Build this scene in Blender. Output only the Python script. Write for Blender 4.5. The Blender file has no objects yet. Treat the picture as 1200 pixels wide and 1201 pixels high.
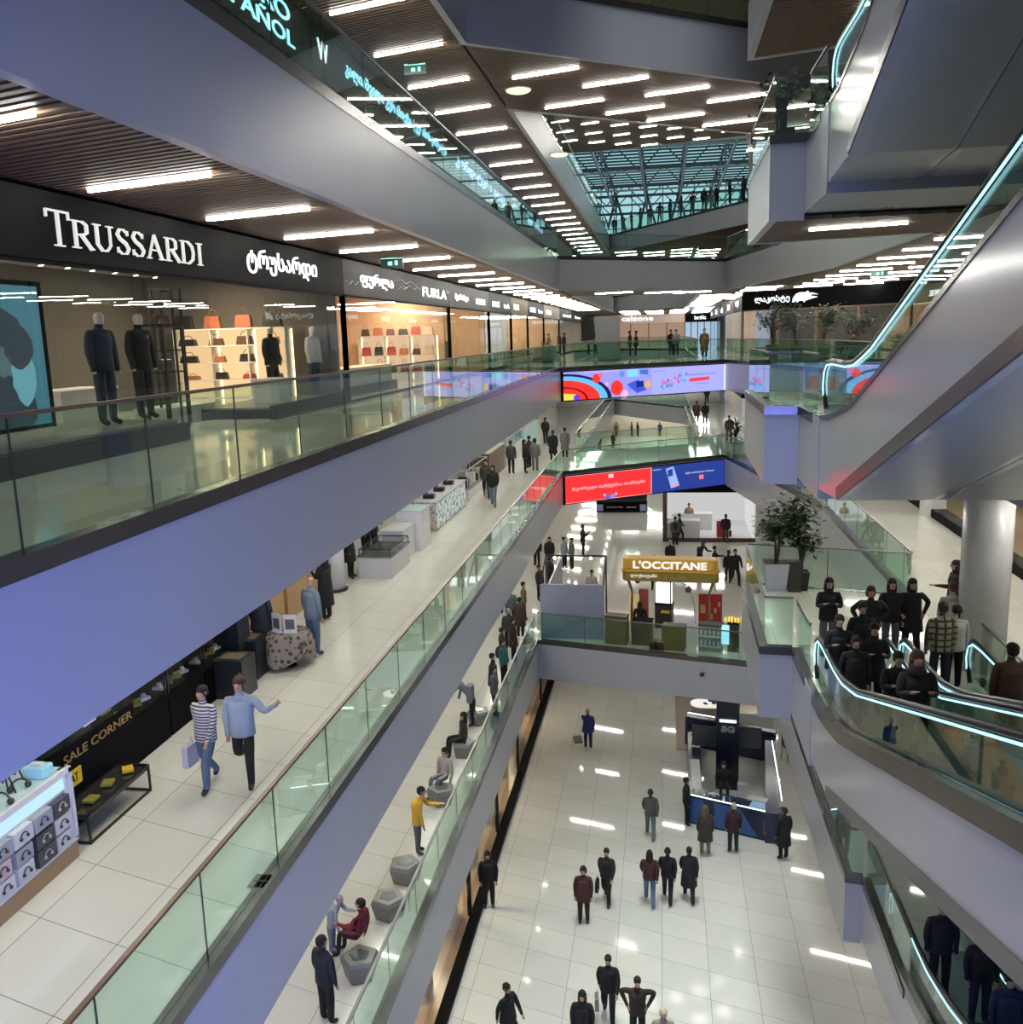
import bpy, bmesh, math, random
from mathutils import Vector, Matrix
random.seed(7)
C = bpy.context.scene.collection
SC = bpy.context.scene
PI = math.pi
TMP = bpy.data.scenes.new('modelling')      # scratch scene for evaluating meshes, removed at the end
# ------------------------------------------------------------------ camera
FPX, PITCH, ROLL, YAW = 1104.0, -0.18487, -0.0297, 0.16214
EYE = Vector((0, 0, 1.6))
def ray(px, py):
    x = (px-600)/FPX; y = -(py-600.5)/FPX
    c, s = math.cos(ROLL), math.sin(ROLL); x, y = c*x-s*y, s*x+c*y
    c, s = math.cos(PITCH), math.sin(PITCH)
    v = (x, c-s*y, s+c*y)
    c, s = math.cos(YAW), math.sin(YAW)
    return Vector((v[0]*c-v[1]*s, v[0]*s+v[1]*c, v[2]))
def at(px, py, z):            # point of height z seen at a pixel
    r = ray(px, py); return EYE + r*((z-EYE.z)/r.z)
def atx(px, py, x):
    r = ray(px, py); return EYE + r*(x/r.x)
def aty(px, py, y):
    r = ray(px, py); return EYE + r*(y/r.y)
cam = bpy.data.cameras.new('camera'); cob = bpy.data.objects.new('camera', cam); C.objects.link(cob)
f0 = ray(600, 600.5).normalized(); rx = (ray(700, 600.5)-ray(600, 600.5)).normalized(); up = rx.cross(f0)
cob.matrix_world = Matrix(((rx.x, up.x, -f0.x, EYE.x), (rx.y, up.y, -f0.y, EYE.y), (rx.z, up.z, -f0.z, EYE.z), (0, 0, 0, 1)))
cam.sensor_fit = 'HORIZONTAL'; cam.sensor_width = 36; cam.lens = 36*FPX/1200; cam.clip_start = .05; cam.clip_end = 600
SC.camera = cob
L5, L4, L3, L2, L1, L0, G = 15.94, 10.64, 5.34, 0.0, -5.22, -10.45, -15.7
# ------------------------------------------------------------------ materials
MATS = {}
def mat(name, col, rough=.5, metal=0., emit=None, es=1., spec=.5, bump=0, bscale=60, coat=0):
    if name in MATS: return MATS[name]
    m = bpy.data.materials.new(name); m.use_nodes = True; nt = m.node_tree
    b = nt.nodes['Principled BSDF']
    b.inputs['Base Color'].default_value = (*col, 1); b.inputs['Roughness'].default_value = rough
    b.inputs['Metallic'].default_value = metal; b.inputs['Specular IOR Level'].default_value = spec
    if coat: b.inputs['Coat Weight'].default_value = coat; b.inputs['Coat Roughness'].default_value = .05
    if emit: b.inputs['Emission Color'].default_value = (*emit, 1); b.inputs['Emission Strength'].default_value = es
    # subtle procedural variation so nothing is a dead flat colour
    n = nt.nodes.new('ShaderNodeTexNoise'); n.inputs['Scale'].default_value = bscale/8 if not bump else bscale
    tc = nt.nodes.new('ShaderNodeTexCoord'); nt.links.new(tc.outputs['Object'], n.inputs['Vector'])
    if not emit:
        mx = nt.nodes.new('ShaderNodeMix'); mx.data_type = 'RGBA'; mx.blend_type = 'MULTIPLY'
        mx.inputs[0].default_value = .18; mx.inputs[6].default_value = (*col, 1)
        nt.links.new(n.outputs['Fac'], mx.inputs[7]); nt.links.new(mx.outputs[2], b.inputs['Base Color'])
    if bump:
        bp = nt.nodes.new('ShaderNodeBump'); bp.inputs['Strength'].default_value = bump
        nt.links.new(n.outputs['Fac'], bp.inputs['Height']); nt.links.new(bp.outputs['Normal'], b.inputs['Normal'])
    MATS[name] = m; return m
def emis(name, col, s):
    return mat(name, (0, 0, 0), .4, emit=col, es=s)
def node(nt, t, **kw):
    n = nt.nodes.new(t)
    for k, v in kw.items(): setattr(n, k, v)
    return n
def math_n(nt, op, a, b=None):
    n = nt.nodes.new('ShaderNodeMath'); n.operation = op
    for i, v in enumerate((a, b)):
        if v is None: continue
        if isinstance(v, (int, float)): n.inputs[i].default_value = v
        else: nt.links.new(v, n.inputs[i])
    return n.outputs[0]
def tile_mat(name, col, col2, line, rough=.1, px=1.25, py=1.18, shear=.30, lw=.012):
    m = bpy.data.materials.new(name); m.use_nodes = True; nt = m.node_tree; b = nt.nodes['Principled BSDF']
    g = nt.nodes.new('ShaderNodeNewGeometry'); sx = nt.nodes.new('ShaderNodeSeparateXYZ'); nt.links.new(g.outputs['Position'], sx.inputs[0])
    a = math_n(nt, 'DIVIDE', math_n(nt, 'ADD', sx.outputs[0], .02), px)
    c = math_n(nt, 'DIVIDE', math_n(nt, 'ADD', sx.outputs[1], math_n(nt, 'MULTIPLY', sx.outputs[0], shear)), py)
    fa = math_n(nt, 'FRACT', a); fc = math_n(nt, 'FRACT', c)
    la = math_n(nt, 'LESS_THAN', fa, lw/px*1.0); lc = math_n(nt, 'LESS_THAN', fc, lw/py)
    ln = math_n(nt, 'MAXIMUM', la, lc)
    cx = nt.nodes.new('ShaderNodeCombineXYZ'); nt.links.new(math_n(nt, 'FLOOR', a), cx.inputs[0]); nt.links.new(math_n(nt, 'FLOOR', c), cx.inputs[1])
    wn = nt.nodes.new('ShaderNodeTexWhiteNoise'); nt.links.new(cx.outputs[0], wn.inputs['Vector'])
    ns = nt.nodes.new('ShaderNodeTexNoise'); ns.inputs['Scale'].default_value = 1.3; ns.inputs['Detail'].default_value = 6; nt.links.new(g.outputs['Position'], ns.inputs['Vector'])
    f = math_n(nt, 'ADD', math_n(nt, 'MULTIPLY', wn.outputs[0], .45), math_n(nt, 'MULTIPLY', ns.outputs[0], .55))
    m1 = node(nt, 'ShaderNodeMix', data_type='RGBA'); m1.inputs[6].default_value = (*col, 1); m1.inputs[7].default_value = (*col2, 1); nt.links.new(f, m1.inputs[0])
    m2 = node(nt, 'ShaderNodeMix', data_type='RGBA'); nt.links.new(m1.outputs[2], m2.inputs[6]); m2.inputs[7].default_value = (*line, 1); nt.links.new(ln, m2.inputs[0])
    nt.links.new(m2.outputs[2], b.inputs['Base Color'])
    r = math_n(nt, 'ADD', math_n(nt, 'MULTIPLY', ln, .4), math_n(nt, 'ADD', math_n(nt, 'MULTIPLY', ns.outputs[0], .05), rough-.025))
    nt.links.new(r, b.inputs['Roughness']); b.inputs['Specular IOR Level'].default_value = .6
    MATS[name] = m; return m
def glass_mat(name, tint, base=.05, rough=0.0, graze=.9):
    m = bpy.data.materials.new(name); m.use_nodes = True; nt = m.node_tree
    nt.nodes.remove(nt.nodes['Principled BSDF']); out = nt.nodes['Material Output']
    g = nt.nodes.new('ShaderNodeNewGeometry'); d = nt.nodes.new('ShaderNodeVectorMath'); d.operation = 'DOT_PRODUCT'
    nt.links.new(g.outputs['Normal'], d.inputs[0]); nt.links.new(g.outputs['Incoming'], d.inputs[1])
    c = math_n(nt, 'ABSOLUTE', d.outputs['Value']); p = math_n(nt, 'POWER', math_n(nt, 'SUBTRACT', 1.0, c), 4.0)
    fac = math_n(nt, 'ADD', math_n(nt, 'MULTIPLY', p, graze), base)
    t = nt.nodes.new('ShaderNodeBsdfTransparent'); t.inputs[0].default_value = (*tint, 1)
    gl = nt.nodes.new('ShaderNodeBsdfGlossy'); gl.inputs['Roughness'].default_value = rough; gl.inputs[0].default_value = (.95, 1, .98, 1)
    mx = nt.nodes.new('ShaderNodeMixShader'); nt.links.new(fac, mx.inputs[0]); nt.links.new(t.outputs[0], mx.inputs[1]); nt.links.new(gl.outputs[0], mx.inputs[2])
    nt.links.new(mx.outputs[0], out.inputs['Surface']); MATS[name] = m; return m
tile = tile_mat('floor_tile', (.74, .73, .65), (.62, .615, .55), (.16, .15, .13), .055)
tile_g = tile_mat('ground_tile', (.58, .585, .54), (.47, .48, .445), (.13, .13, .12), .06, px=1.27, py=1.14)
white = mat('painted_fascia', (.46, .475, .51), .30, spec=.3, bscale=3)
clad = mat('escalator_cladding', (.50, .495, .54), .14, spec=.4, bscale=3)
soffit_m = mat('metal_soffit', (.44, .45, .475), .28, metal=.1, bscale=4)
wood = mat('slat_wood', (.17, .105, .062), .5, bump=.15, bscale=20)
back = mat('ceiling_backing', (.02, .017, .015), .8)
steel = mat('channel_steel', (.13, .12, .12), .22, metal=.7)
dark = mat('dark_metal', (.02, .02, .022), .35, metal=.3)
black = mat('black_panel', (.005, .005, .006), .6, spec=.04)
copper = mat('handrail_brown', (.13, .068, .038), .35, metal=.2)
railgrey = mat('handrail_grey', (.16, .15, .14), .35, metal=.4)
glass = glass_mat('balustrade_glass', (.84, .95, .90), .045)
sglass = glass_mat('shop_glass', (.95, .96, .96), .02, graze=.28)
tubem = emis('light_tube', (1.0, .97, .88), 44)
warm = emis('warm_strip', (1.0, .72, .36), 5)
cyan = emis('handrail_led', (.42, .82, .95), 1.35)
letter = emis('white_letters', (.85, .95, 1.0), 1.6)
cyl_l = emis('cyan_letters', (.30, .72, 1.0), 1.9)
offwhite = mat('white_laminate', (.70, .70, .70), .3)
oak = mat('oak_panel', (.36, .22, .11), .45, bump=.1, bscale=30)
# ------------------------------------------------------------------ mesh builder
class MB:
    def __init__(s): s.v = []; s.f = []; s.m = []; s.sm = []
    def add(s, vs, fs, mi=0, smooth=False):
        o = len(s.v); s.v += [tuple(v) for v in vs]
        for f in fs: s.f.append(tuple(o+i for i in f)); s.m.append(mi); s.sm.append(smooth)
        return s
    def box(s, x0, x1, y0, y1, z0, z1, mi=0):
        vs = [(x, y, z) for z in (z0, z1) for x, y in ((x0, y0), (x1, y0), (x1, y1), (x0, y1))]
        return s.add(vs, [(3, 2, 1, 0), (4, 5, 6, 7), (0, 1, 5, 4), (1, 2, 6, 5), (2, 3, 7, 6), (3, 0, 4, 7)], mi)
    def prism(s, poly, z0, z1, mi=0, mtop=None, mbot=None):
        n = len(poly); a = sum(poly[i][0]*poly[(i+1) % n][1]-poly[(i+1) % n][0]*poly[i][1] for i in range(n))
        if a < 0: poly = poly[::-1]
        vs = [(p[0], p[1], z0) for p in poly]+[(p[0], p[1], z1) for p in poly]
        s.add(vs, [(i, (i+1) % n, n+(i+1) % n, n+i) for i in range(n)], mi)
        o = len(s.v)-2*n
        s.f.append(tuple(o+i for i in range(n-1, -1, -1))); s.m.append(mi if mbot is None else mbot); s.sm.append(False)
        s.f.append(tuple(o+n+i for i in range(n))); s.m.append(mi if mtop is None else mtop); s.sm.append(False)
        return s
    def wall(s, p, q, z0, z1, t, mi=0):          # vertical slab from p to q, thickness t to the left of p->q
        p = Vector(p[:2]); q = Vector(q[:2]); d = (q-p).normalized(); n = Vector((-d.y, d.x))*t
        return s.prism([p, q, q+n, p+n], z0, z1, mi)
    def obox(s, c, size, rot=0, mi=0):           # box centred on c (base z), rotated about z
        cx, cy, cz = c; w, d, h = size; ca, sa = math.cos(rot), math.sin(rot)
        P = [(cx+x*ca-y*sa, cy+x*sa+y*ca) for x, y in ((-w/2, -d/2), (w/2, -d/2), (w/2, d/2), (-w/2, d/2))]
        return s.prism(P, cz, cz+h, mi)
    def beam(s, a, b, w, h=None, mi=0):          # rectangular bar from a to b
        a = Vector(a); b = Vector(b); h = h or w; d = (b-a).normalized()
        sd = d.cross(Vector((0, 0, 1)))
        if sd.length < 1e-4: sd = Vector((1, 0, 0))
        sd.normalize(); u = sd.cross(d).normalized()
        vs = []
        for p in (a, b):
            for i, j in ((-1, -1), (1, -1), (1, 1), (-1, 1)): vs.append(p+sd*(w/2*i)+u*(h/2*j))
        return s.add(vs, [(0, 1, 2, 3), (7, 6, 5, 4), (0, 4, 5, 1), (1, 5, 6, 2), (2, 6, 7, 3), (3, 7, 4, 0)], mi)
    def tube(s, pts, r, n=8, mi=0, smooth=True, caps=True):
        pts = [Vector(p) for p in pts]; R = r if isinstance(r, (list, tuple)) else [r]*len(pts)
        o = len(s.v); nr = None
        for i, p in enumerate(pts):
            d = (pts[min(i+1, len(pts)-1)]-pts[max(i-1, 0)]).normalized()
            if nr is None:
                nr = d.cross(Vector((0, 0, 1)))
                if nr.length < .01: nr = Vector((1, 0, 0))
            nr = (nr-d*nr.dot(d)).normalized(); b = d.cross(nr)
            for k in range(n):
                a = 2*PI*k/n; s.v.append(tuple(p+(nr*math.cos(a)+b*math.sin(a))*R[i]))
        for i in range(len(pts)-1):
            for k in range(n):
                s.f.append((o+i*n+k, o+i*n+(k+1) % n, o+(i+1)*n+(k+1) % n, o+(i+1)*n+k)); s.m.append(mi); s.sm.append(smooth)
        if caps:
            s.f.append(tuple(o+k for k in range(n-1, -1, -1))); s.m.append(mi); s.sm.append(False)
            s.f.append(tuple(o+(len(pts)-1)*n+k for k in range(n))); s.m.append(mi); s.sm.append(False)
        return s
    def lathe(s, c, prof, n=16, mi=0, sx=1, sy=1, smooth=True):   # prof: (r,z)
        o = len(s.v)
        for r, z in prof:
            for k in range(n):
                a = 2*PI*k/n; s.v.append((c[0]+r*sx*math.cos(a), c[1]+r*sy*math.sin(a), c[2]+z))
        for i in range(len(prof)-1):
            for k in range(n):
                s.f.append((o+i*n+k, o+i*n+(k+1) % n, o+(i+1)*n+(k+1) % n, o+(i+1)*n+k)); s.m.append(mi); s.sm.append(smooth)
        s.f.append(tuple(o+k for k in range(n-1, -1, -1))); s.m.append(mi); s.sm.append(False)
        s.f.append(tuple(o+(len(prof)-1)*n+k for k in range(n))); s.m.append(mi); s.sm.append(False)
        return s
    def ball(s, c, r, n=10, m=6, mi=0, sx=1, sy=1, sz=1):
        return s.lathe(c, [(r*math.sin(PI*(i+.001)/m) if 0 < i < m else r*.02, -r*sz*math.cos(PI*i/m)) for i in range(m+1)], n, mi, sx, sy)
def obj(name, mb, mats, parent=None, bevel=0):
    if not isinstance(mats, (list, tuple)): mats = [mats]
    me = bpy.data.meshes.new(name); me.from_pydata(mb.v, [], mb.f)
    for m in mats: me.materials.append(m)
    me.polygons.foreach_set('material_index', mb.m); me.polygons.foreach_set('use_smooth', mb.sm); me.update()
    o = bpy.data.objects.new(name, me); C.objects.link(o)
    if parent is not None: o.parent = parent
    if bevel:
        b = o.modifiers.new('bevel', 'BEVEL'); b.width = bevel; b.segments = 2; b.limit_method = 'ANGLE'
    return o
def tag(o, label=None, cat=None, group=None, kind=None):
    if label: o['label'] = label
    if cat: o['category'] = cat
    if group: o['group'] = group
    if kind: o['kind'] = kind
    return o
def thing(name, label, cat, loc=(0, 0, 0), rot=0, group=None):
    o = bpy.data.objects.new(name, None); C.objects.link(o); o.location = loc; o.rotation_euler = (0, 0, rot)
    o.empty_display_size = .1
    return tag(o, label, cat, group)
def struct(name, mb, mats): return tag(obj(name, mb, mats), kind='structure')
def copy_tree(o, parent=None):
    c = o.copy(); C.objects.link(c); c.parent = parent
    for ch in list(o.children): copy_tree(ch, c)
    return c
def text_mesh(s, size, depth=.02, align='LEFT', bold=0.0, spacing=1.0):
    cu = bpy.data.curves.new('lettering', 'FONT'); cu.body = s; cu.size = size; cu.extrude = depth/2; cu.align_x = align
    cu.offset = bold; cu.space_character = spacing; cu.resolution_u = 3
    o = bpy.data.objects.new('lettering', cu); TMP.collection.objects.link(o)
    TMP.view_layers[0].update(); dg = TMP.view_layers[0].depsgraph; me = bpy.data.meshes.new_from_object(o.evaluated_get(dg))
    bpy.data.objects.remove(o); bpy.data.curves.remove(cu); return me
def text(name, s, size, m, origin, xdir, updir=(0, 0, 1), parent=None, depth=.03, width=None, height=None, align='LEFT', bold=0., spacing=1.0, label=None):
    me = text_mesh(s, size, depth, align, bold, spacing)
    me.materials.clear(); me.materials.append(m)
    if width and me.vertices:
        xs = [v.co.x for v in me.vertices]; ys = [v.co.y for v in me.vertices]
        k = width/(max(xs)-min(xs)); ky = height/(max(ys)-min(ys)) if height else k; x0 = min(xs) if align == 'LEFT' else 0; y0 = min(ys)
        for v in me.vertices: v.co.x = (v.co.x-x0)*k; v.co.y = (v.co.y-y0)*ky
    X = Vector(xdir).normalized(); U = Vector(updir).normalized(); N = X.cross(U)
    M = Matrix(((X.x, U.x, N.x, origin[0]), (X.y, U.y, N.y, origin[1]), (X.z, U.z, N.z, origin[2]), (0, 0, 0, 1)))
    for v in me.vertices: v.co = M @ v.co
    o = bpy.data.objects.new(name, me); C.objects.link(o)
    if parent is not None: o.parent = parent
    if label: o['label'] = label
    return o
# ------------------------------------------------------------------ slabs, fascias, ceilings
D, F = -.17, -1.63
BDIR = Vector((.956, -.293)); BN = Vector((.293, .956))
def clip_line(poly, c):     # segments of the line BN.p = c inside poly, along BDIR
    ts = []
    n = len(poly)
    for i in range(n):
        a = Vector(poly[i][:2]); b = Vector(poly[(i+1) % n][:2]); da = a.dot(BN)-c; db = b.dot(BN)-c
        if (da < 0) != (db < 0): ts.append((a+(b-a)*(da/(da-db))).dot(BDIR))
    ts.sort(); return [(ts[i], ts[i+1]) for i in range(0, len(ts)-1, 2)]
def slats(poly, z, pitch=.16, w=.085, h=.07):
    mb = MB(); mb.prism(poly, z+h, z+h+.03, 1)
    cs = [Vector(p[:2]).dot(BN) for p in poly]; c = math.ceil(min(cs)/pitch)*pitch
    while c < max(cs):
        for a, b in clip_line(poly, c):
            if b-a > .1:
                p = BDIR*a+BN*c; q = BDIR*b+BN*c
                mb.beam((p.x, p.y, z+h/2), (q.x, q.y, z+h/2), w, h)
        c += pitch
    return struct('ceiling', mb, [wood, back])
def slab(poly, z, bottom=F, tm=None, ceil=True, cpoly=None, pitch=.16):
    mb = MB(); mb.prism(poly, z+bottom+.14, z, 0, mtop=1); o = struct('floor', mb, [white, tm or tile])
    if ceil: slats(cpoly or poly, z+bottom+.02, pitch)
    return o
TR = [0]
def fascia(pts, z, top=D, bottom=F, t=.14, m=None):
    """white band on the void side of a slab edge; the void lies to the right of the path, the band is set into the slab"""
    TR[0] += 1
    mb = MB()
    P = [Vector(p) for p in pts]; n = len(P); off = []
    for i in range(n):
        d0 = (P[i]-P[i-1]).normalized() if i else None; d1 = (P[i+1]-P[i]).normalized() if i < n-1 else None
        ns = [Vector((-d.y, d.x)) for d in (d0, d1) if d is not None]
        k = ns[0] if len(ns) == 1 else (ns[0]+ns[1])/(1+ns[0].dot(ns[1]))
        off.append((P[i]-k*.02, P[i]+k*t))
    for i in range(n-1):
        mb.prism([off[i][0], off[i+1][0], off[i+1][1], off[i][1]], z+bottom, z+top, 0)
    return struct('trim_%d' % TR[0], mb, [m or white])
def railing(pts, z, label, rail=railgrey, h=1.12, first=2.0, step=2.0, inset=.07, thick=.016, group=None, base=True):
    root = thing('glass_balustrade', label, 'balustrade', (pts[0][0], pts[0][1], z), group=group)
    o = Vector(root.location)
    P = [Vector(p) for p in pts]; n = len(P); Q = []
    for i in range(n):
        d0 = (P[i]-P[i-1]).normalized() if i else None; d1 = (P[i+1]-P[i]).normalized() if i < n-1 else None
        ns = [Vector((-d.y, d.x)) for d in (d0, d1) if d is not None]
        k = ns[0] if len(ns) == 1 else (ns[0]+ns[1])/(1+ns[0].dot(ns[1])); Q.append((P[i], k))
    ch = MB(); hr = MB()
    def pt(i, dd): return Q[i][0]+Q[i][1]*dd-o.xy
    for i in range(n-1):
        if base:
            ch.prism([pt(i, -.035), pt(i+1, -.035), pt(i+1, .15), pt(i, .15)], D, .012)
        hr.prism([pt(i, inset-.028), pt(i+1, inset-.028), pt(i+1, inset+.028), pt(i, inset+.028)], h-.035, h)
        a = Q[i][0]; b = Q[i+1][0]; L = (b-a).length; d = (b-a)/L
        s0 = 0; cuts = []; s = first if i == 0 else step
        while s < L-.3: cuts.append(s); s += step
        cuts = [0]+cuts+[L]
        a0 = pt(i, inset-thick/2); a1 = pt(i, inset+thick/2); b0 = pt(i+1, inset-thick/2); b1 = pt(i+1, inset+thick/2)
        for k in range(len(cuts)-1):
            u0 = (cuts[k]+.006)/L; u1 = (cuts[k+1]-.006)/L
            g = MB(); g.prism([a0.lerp(b0, u0), a0.lerp(b0, u1), a1.lerp(b1, u1), a1.lerp(b1, u0)], .012, h-.035)
            obj('glass_pane', g, glass, root)
            if k:
                jp = a0.lerp(b0, cuts[k]/L); jq = a1.lerp(b1, cuts[k]/L); js = MB(); js.beam((*jp.lerp(jq, .5), .012), (*jp.lerp(jq, .5), h-.035), .014)
                obj('joint_seal', js, dark, root)
    if base: obj('base_channel', ch, steel, root)
    obj('handrail', hr, rail, root)
    return root
# --- void outline (shared by levels 1-3), walked so that the void is on the right-hand side of the path
VL = [(-5, -6), (-5, 47)]; VF = [(-5, 47), (3.35, 53.2)]; VR = [(3.35, 53.2), (6.15, 37.4), (6.2, 24.66)]
LAND = [(6.2, 24.66), (2.17, 25.65), (2.12, 20.25), (2.78, 20.2)]
V2 = [(-5, 55), (-5, 99.5), (2, 88), (2, 58.5)]
left_p = [(-24, -6), (-5, -6), (-5, 130), (-24, 130)]
bridge_p = [(-5, 47), (3.35, 53.2), (2, 58.5), (-5, 55)]
rfar_p = [(2, 58.5), (3.35, 53.2), (6.15, 37.4), (6.2, 24.66), (24, 24.66), (24, 130), (2, 130)]
land_p = [(6.2, 24.66), (2.17, 25.65), (2.12, 20.25), (2.78, 20.2), (2.78, 17.6), (5.95, 17.6), (5.95, -6), (24, -6), (24, 24.66)]
ffar_p = [(-5, 99.5), (2, 88), (2, 130), (-5, 130)]
for z in (L1, L2, L3):
    slab(left_p, z, cpoly=[(-8.1, -6), (-5.14, -6), (-5.14, 105), (-8.1, 105)] if z != L1 else [(-11, -6), (-5.14, -6), (-5.14, 80), (-11, 80)])
    slab(bridge_p, z); slab(ffar_p, z, ceil=True, pitch=.4)
    slab(rfar_p, z, cpoly=[(2.1, 58.5), (3.5, 53.3), (6.3, 37.5), (6.34, 24.8), (16, 24.8), (16, 75), (2.1, 75)])
    slab(land_p, z, cpoly=[(6.2, 24.6), (2.25, 25.55), (2.22, 20.4), (16, 20.4), (16, 24.6)])
    fascia(VL+VF[1:]+VR[1:]+LAND[1:], z)
    # inner void beyond the bridge: the path keeps the void on its right
    fascia([(2, 58.5), (-5, 55)][::1], z)
    fascia([(-5, 55), (-5, 99.5), (2, 88), (2, 58.5)], z)
# left strip / far parts of the white band seen edge-on are all part of the same runs
nm = {L1: 'level below the eye', L2: 'eye-level floor', L3: 'floor above the eye'}
for z, lv, rl, f0_ in ((L1, 'two floors above the ground', copper, .84+.0), (L2, 'at eye level', copper, .69), (L3, 'above eye level', railgrey, .7)):
    railing([(-5, -6), (-5, 47)], z, {L1: 'long brown-railed glass balustrade running beside the walkway with the headphone counter',
        L2: 'long brown-railed glass balustrade in front of the large black-signed clothes shop',
        L3: 'long thin-railed glass balustrade below the row of glowing cyan shop signs'}[z], rl, first=(.84+12) % 2 if z == L1 else (.66+12) % 2)
    railing([(-5, 47), (3.35, 53.2)], z, {L1: 'glass balustrade above the red and navy screen', L2: 'glass balustrade above the lavender screen with balloons',
        L3: 'far glass balustrade over the plain white band facing the viewer'}[z])
    railing([(3.35, 53.2), (6.15, 37.4), (6.2, 24.66)], z, {L1: 'glass balustrade stepping down the right walkway to the parapet corner behind the crowd',
        L2: 'glass balustrade in front of the shop with the crocodile sign', L3: 'glass balustrade on the white band under the brown ceiling wedge'}[z])
    railing([(6.2, 24.66), (2.17, 25.65), (2.12, 20.25), (2.78, 20.2)], z, {L1: 'glass parapet round the landing with the potted tree', L2: 'glass parapet round the prow beside the lowest visible landing of the big escalator',
        L3: 'glass parapet round the uppermost prow with the dark plants'}[z])
    railing([(2, 58.5), (-5, 55), (-5, 99.5), (2, 88), (2, 58.5)], z, {L1: 'glass balustrade round the second opening behind the navy screen', L2: 'glass balustrade round the second opening behind the lavender screen', L3: 'glass balustrade round the second opening at the top floor gallery'}[z], step=3.0)
    g = railing([(2.78, 20.2), (2.8, 18.4)], z, {L1: 'short glass guard beside the upper end of the crowded escalator', L2: 'short glass guard with dark post beside the curved glowing handrail', L3: 'short tall-looking glass guard beside the topmost escalator foot'}[z])
railing([(6.02, 18.6), (6.02, 12)], L1, 'glass parapet at the foot of the white column beside the brown jacket')
# --- L0
z = L0
slab(left_p, z, cpoly=[(-6.1, -6), (-5.14, -6), (-5.14, 60), (-6.1, 60)])
l0_p = [(-5, 36), (4.05, 33.65), (4.05, 20.05), (4.34, 20.05), (4.46, 20.0), (4.46, 17.6), (7.6, 17.6), (7.6, -6), (24, -6), (24, 130), (-5, 130)]
slab(l0_p, z, cpoly=[(-5, 36.1), (4.15, 33.8), (4.15, 20.2), (16, 20.2), (16, 60), (-5, 60)])
fascia([(-5, -6), (-5, 36), (4.05, 33.65), (4.05, 20.05), (4.4, 20.0)], z)
railing([(-5, -6), (-5, 36)], z, 'glass balustrade with people leaning and grey stone stools behind it', railgrey, first=1.2)
railing([(-5, 36), (4.05, 33.65)], z, 'glass balustrade in front of the orange perfume stand', railgrey)
railing([(4.05, 33.65), (4.05, 20.05), (4.4, 20.0)], z, 'glass balustrade leading to the lowest landing on the right', railgrey)
railing([(4.4, 20.0), (4.4, 16.3)], z, 'glass guard beside the ribbed plates of the lowest escalator', railgrey)
# --- ground
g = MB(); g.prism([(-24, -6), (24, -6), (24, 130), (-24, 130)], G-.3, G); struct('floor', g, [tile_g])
# --- L4
z = L4
slab(left_p, z, cpoly=[(-8.1, -6), (-5.14, -6), (-5.14, 92), (-8.1, 92)])
l4_p = [(-5, 25.5), (9, 36.3), (24, 36.3), (24, 130), (6.5, 130), (6.5, 71), (3.2, 39.5), (-5, 33.1)]
slab(l4_p, z, cpoly=[(-5, 25.6), (9, 36.4), (14, 36.4), (14, 66), (6.3, 66), (3.3, 39.5), (-5, 33.0)])
slab([(-5, 92), (6.4, 71), (6.4, 130), (-5, 130)], z, ceil=True, pitch=.4)
l4r = [(2.37, 29.1), (2.37, -6), (2.75, -6), (2.75, 12), (5.95, 12), (5.95, -6), (24, -6), (24, 27.5), (8, 27.5)]
slab(l4r, z, cpoly=[(2.5, 29.0), (2.5, 12), (14, 12), (14, 27.5), (8, 27.4)])
fascia([(-5, -6), (-5, 25.5), (9, 36.3)], z)
fascia([(8, 27.5), (2.37, 29.1), (2.37, -6)], z)
fascia([(6.4, 71), (3.2, 39.5), (-5, 33.1), (-5, 92), (6.4, 71)], z)
railing([(-5, 25.5), (9, 36.3)], z, 'glass balustrade at the very top edge of the view')
railing([(-5, 92), (6.4, 71)], z, 'far glass balustrade with silhouettes under the glass roof')
railing([(3.2, 39.5), (-5, 33.1), (-5, 92)], z, 'glass balustrade round the ceiling opening, mostly above view', step=4)
# --- L5 and roof
sl = MB(); sl.prism([(-24, -6), (24, -6), (24, 68), (-24, 73)], L5-1.5, L5, 0); struct('floor', sl, [white])
slats([(-9, 2), (9, 2), (9, 67.5), (-9, 71.5)], L5-1.64, .22, .12)
# outer shell walls
w = MB(); w.wall((-24, 130), (24, 130), G, L4-1.4, -.3); struct('wall_far', w, [white])
w = MB(); w.wall((24, 130), (24, -6), G, L5, -.3); struct('wall_right', w, [white])
w = MB(); w.wall((-24, -6), (-24, 130), G, L5, -.3); struct('wall_left', w, [white])
# near edge: the floor the viewer stands on
s = MB(); s.prism([(-5, -6), (2.78, -6), (2.78, -.45), (-5, -.45)], -1.5, 0); struct('floor', s, [tile])
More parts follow.
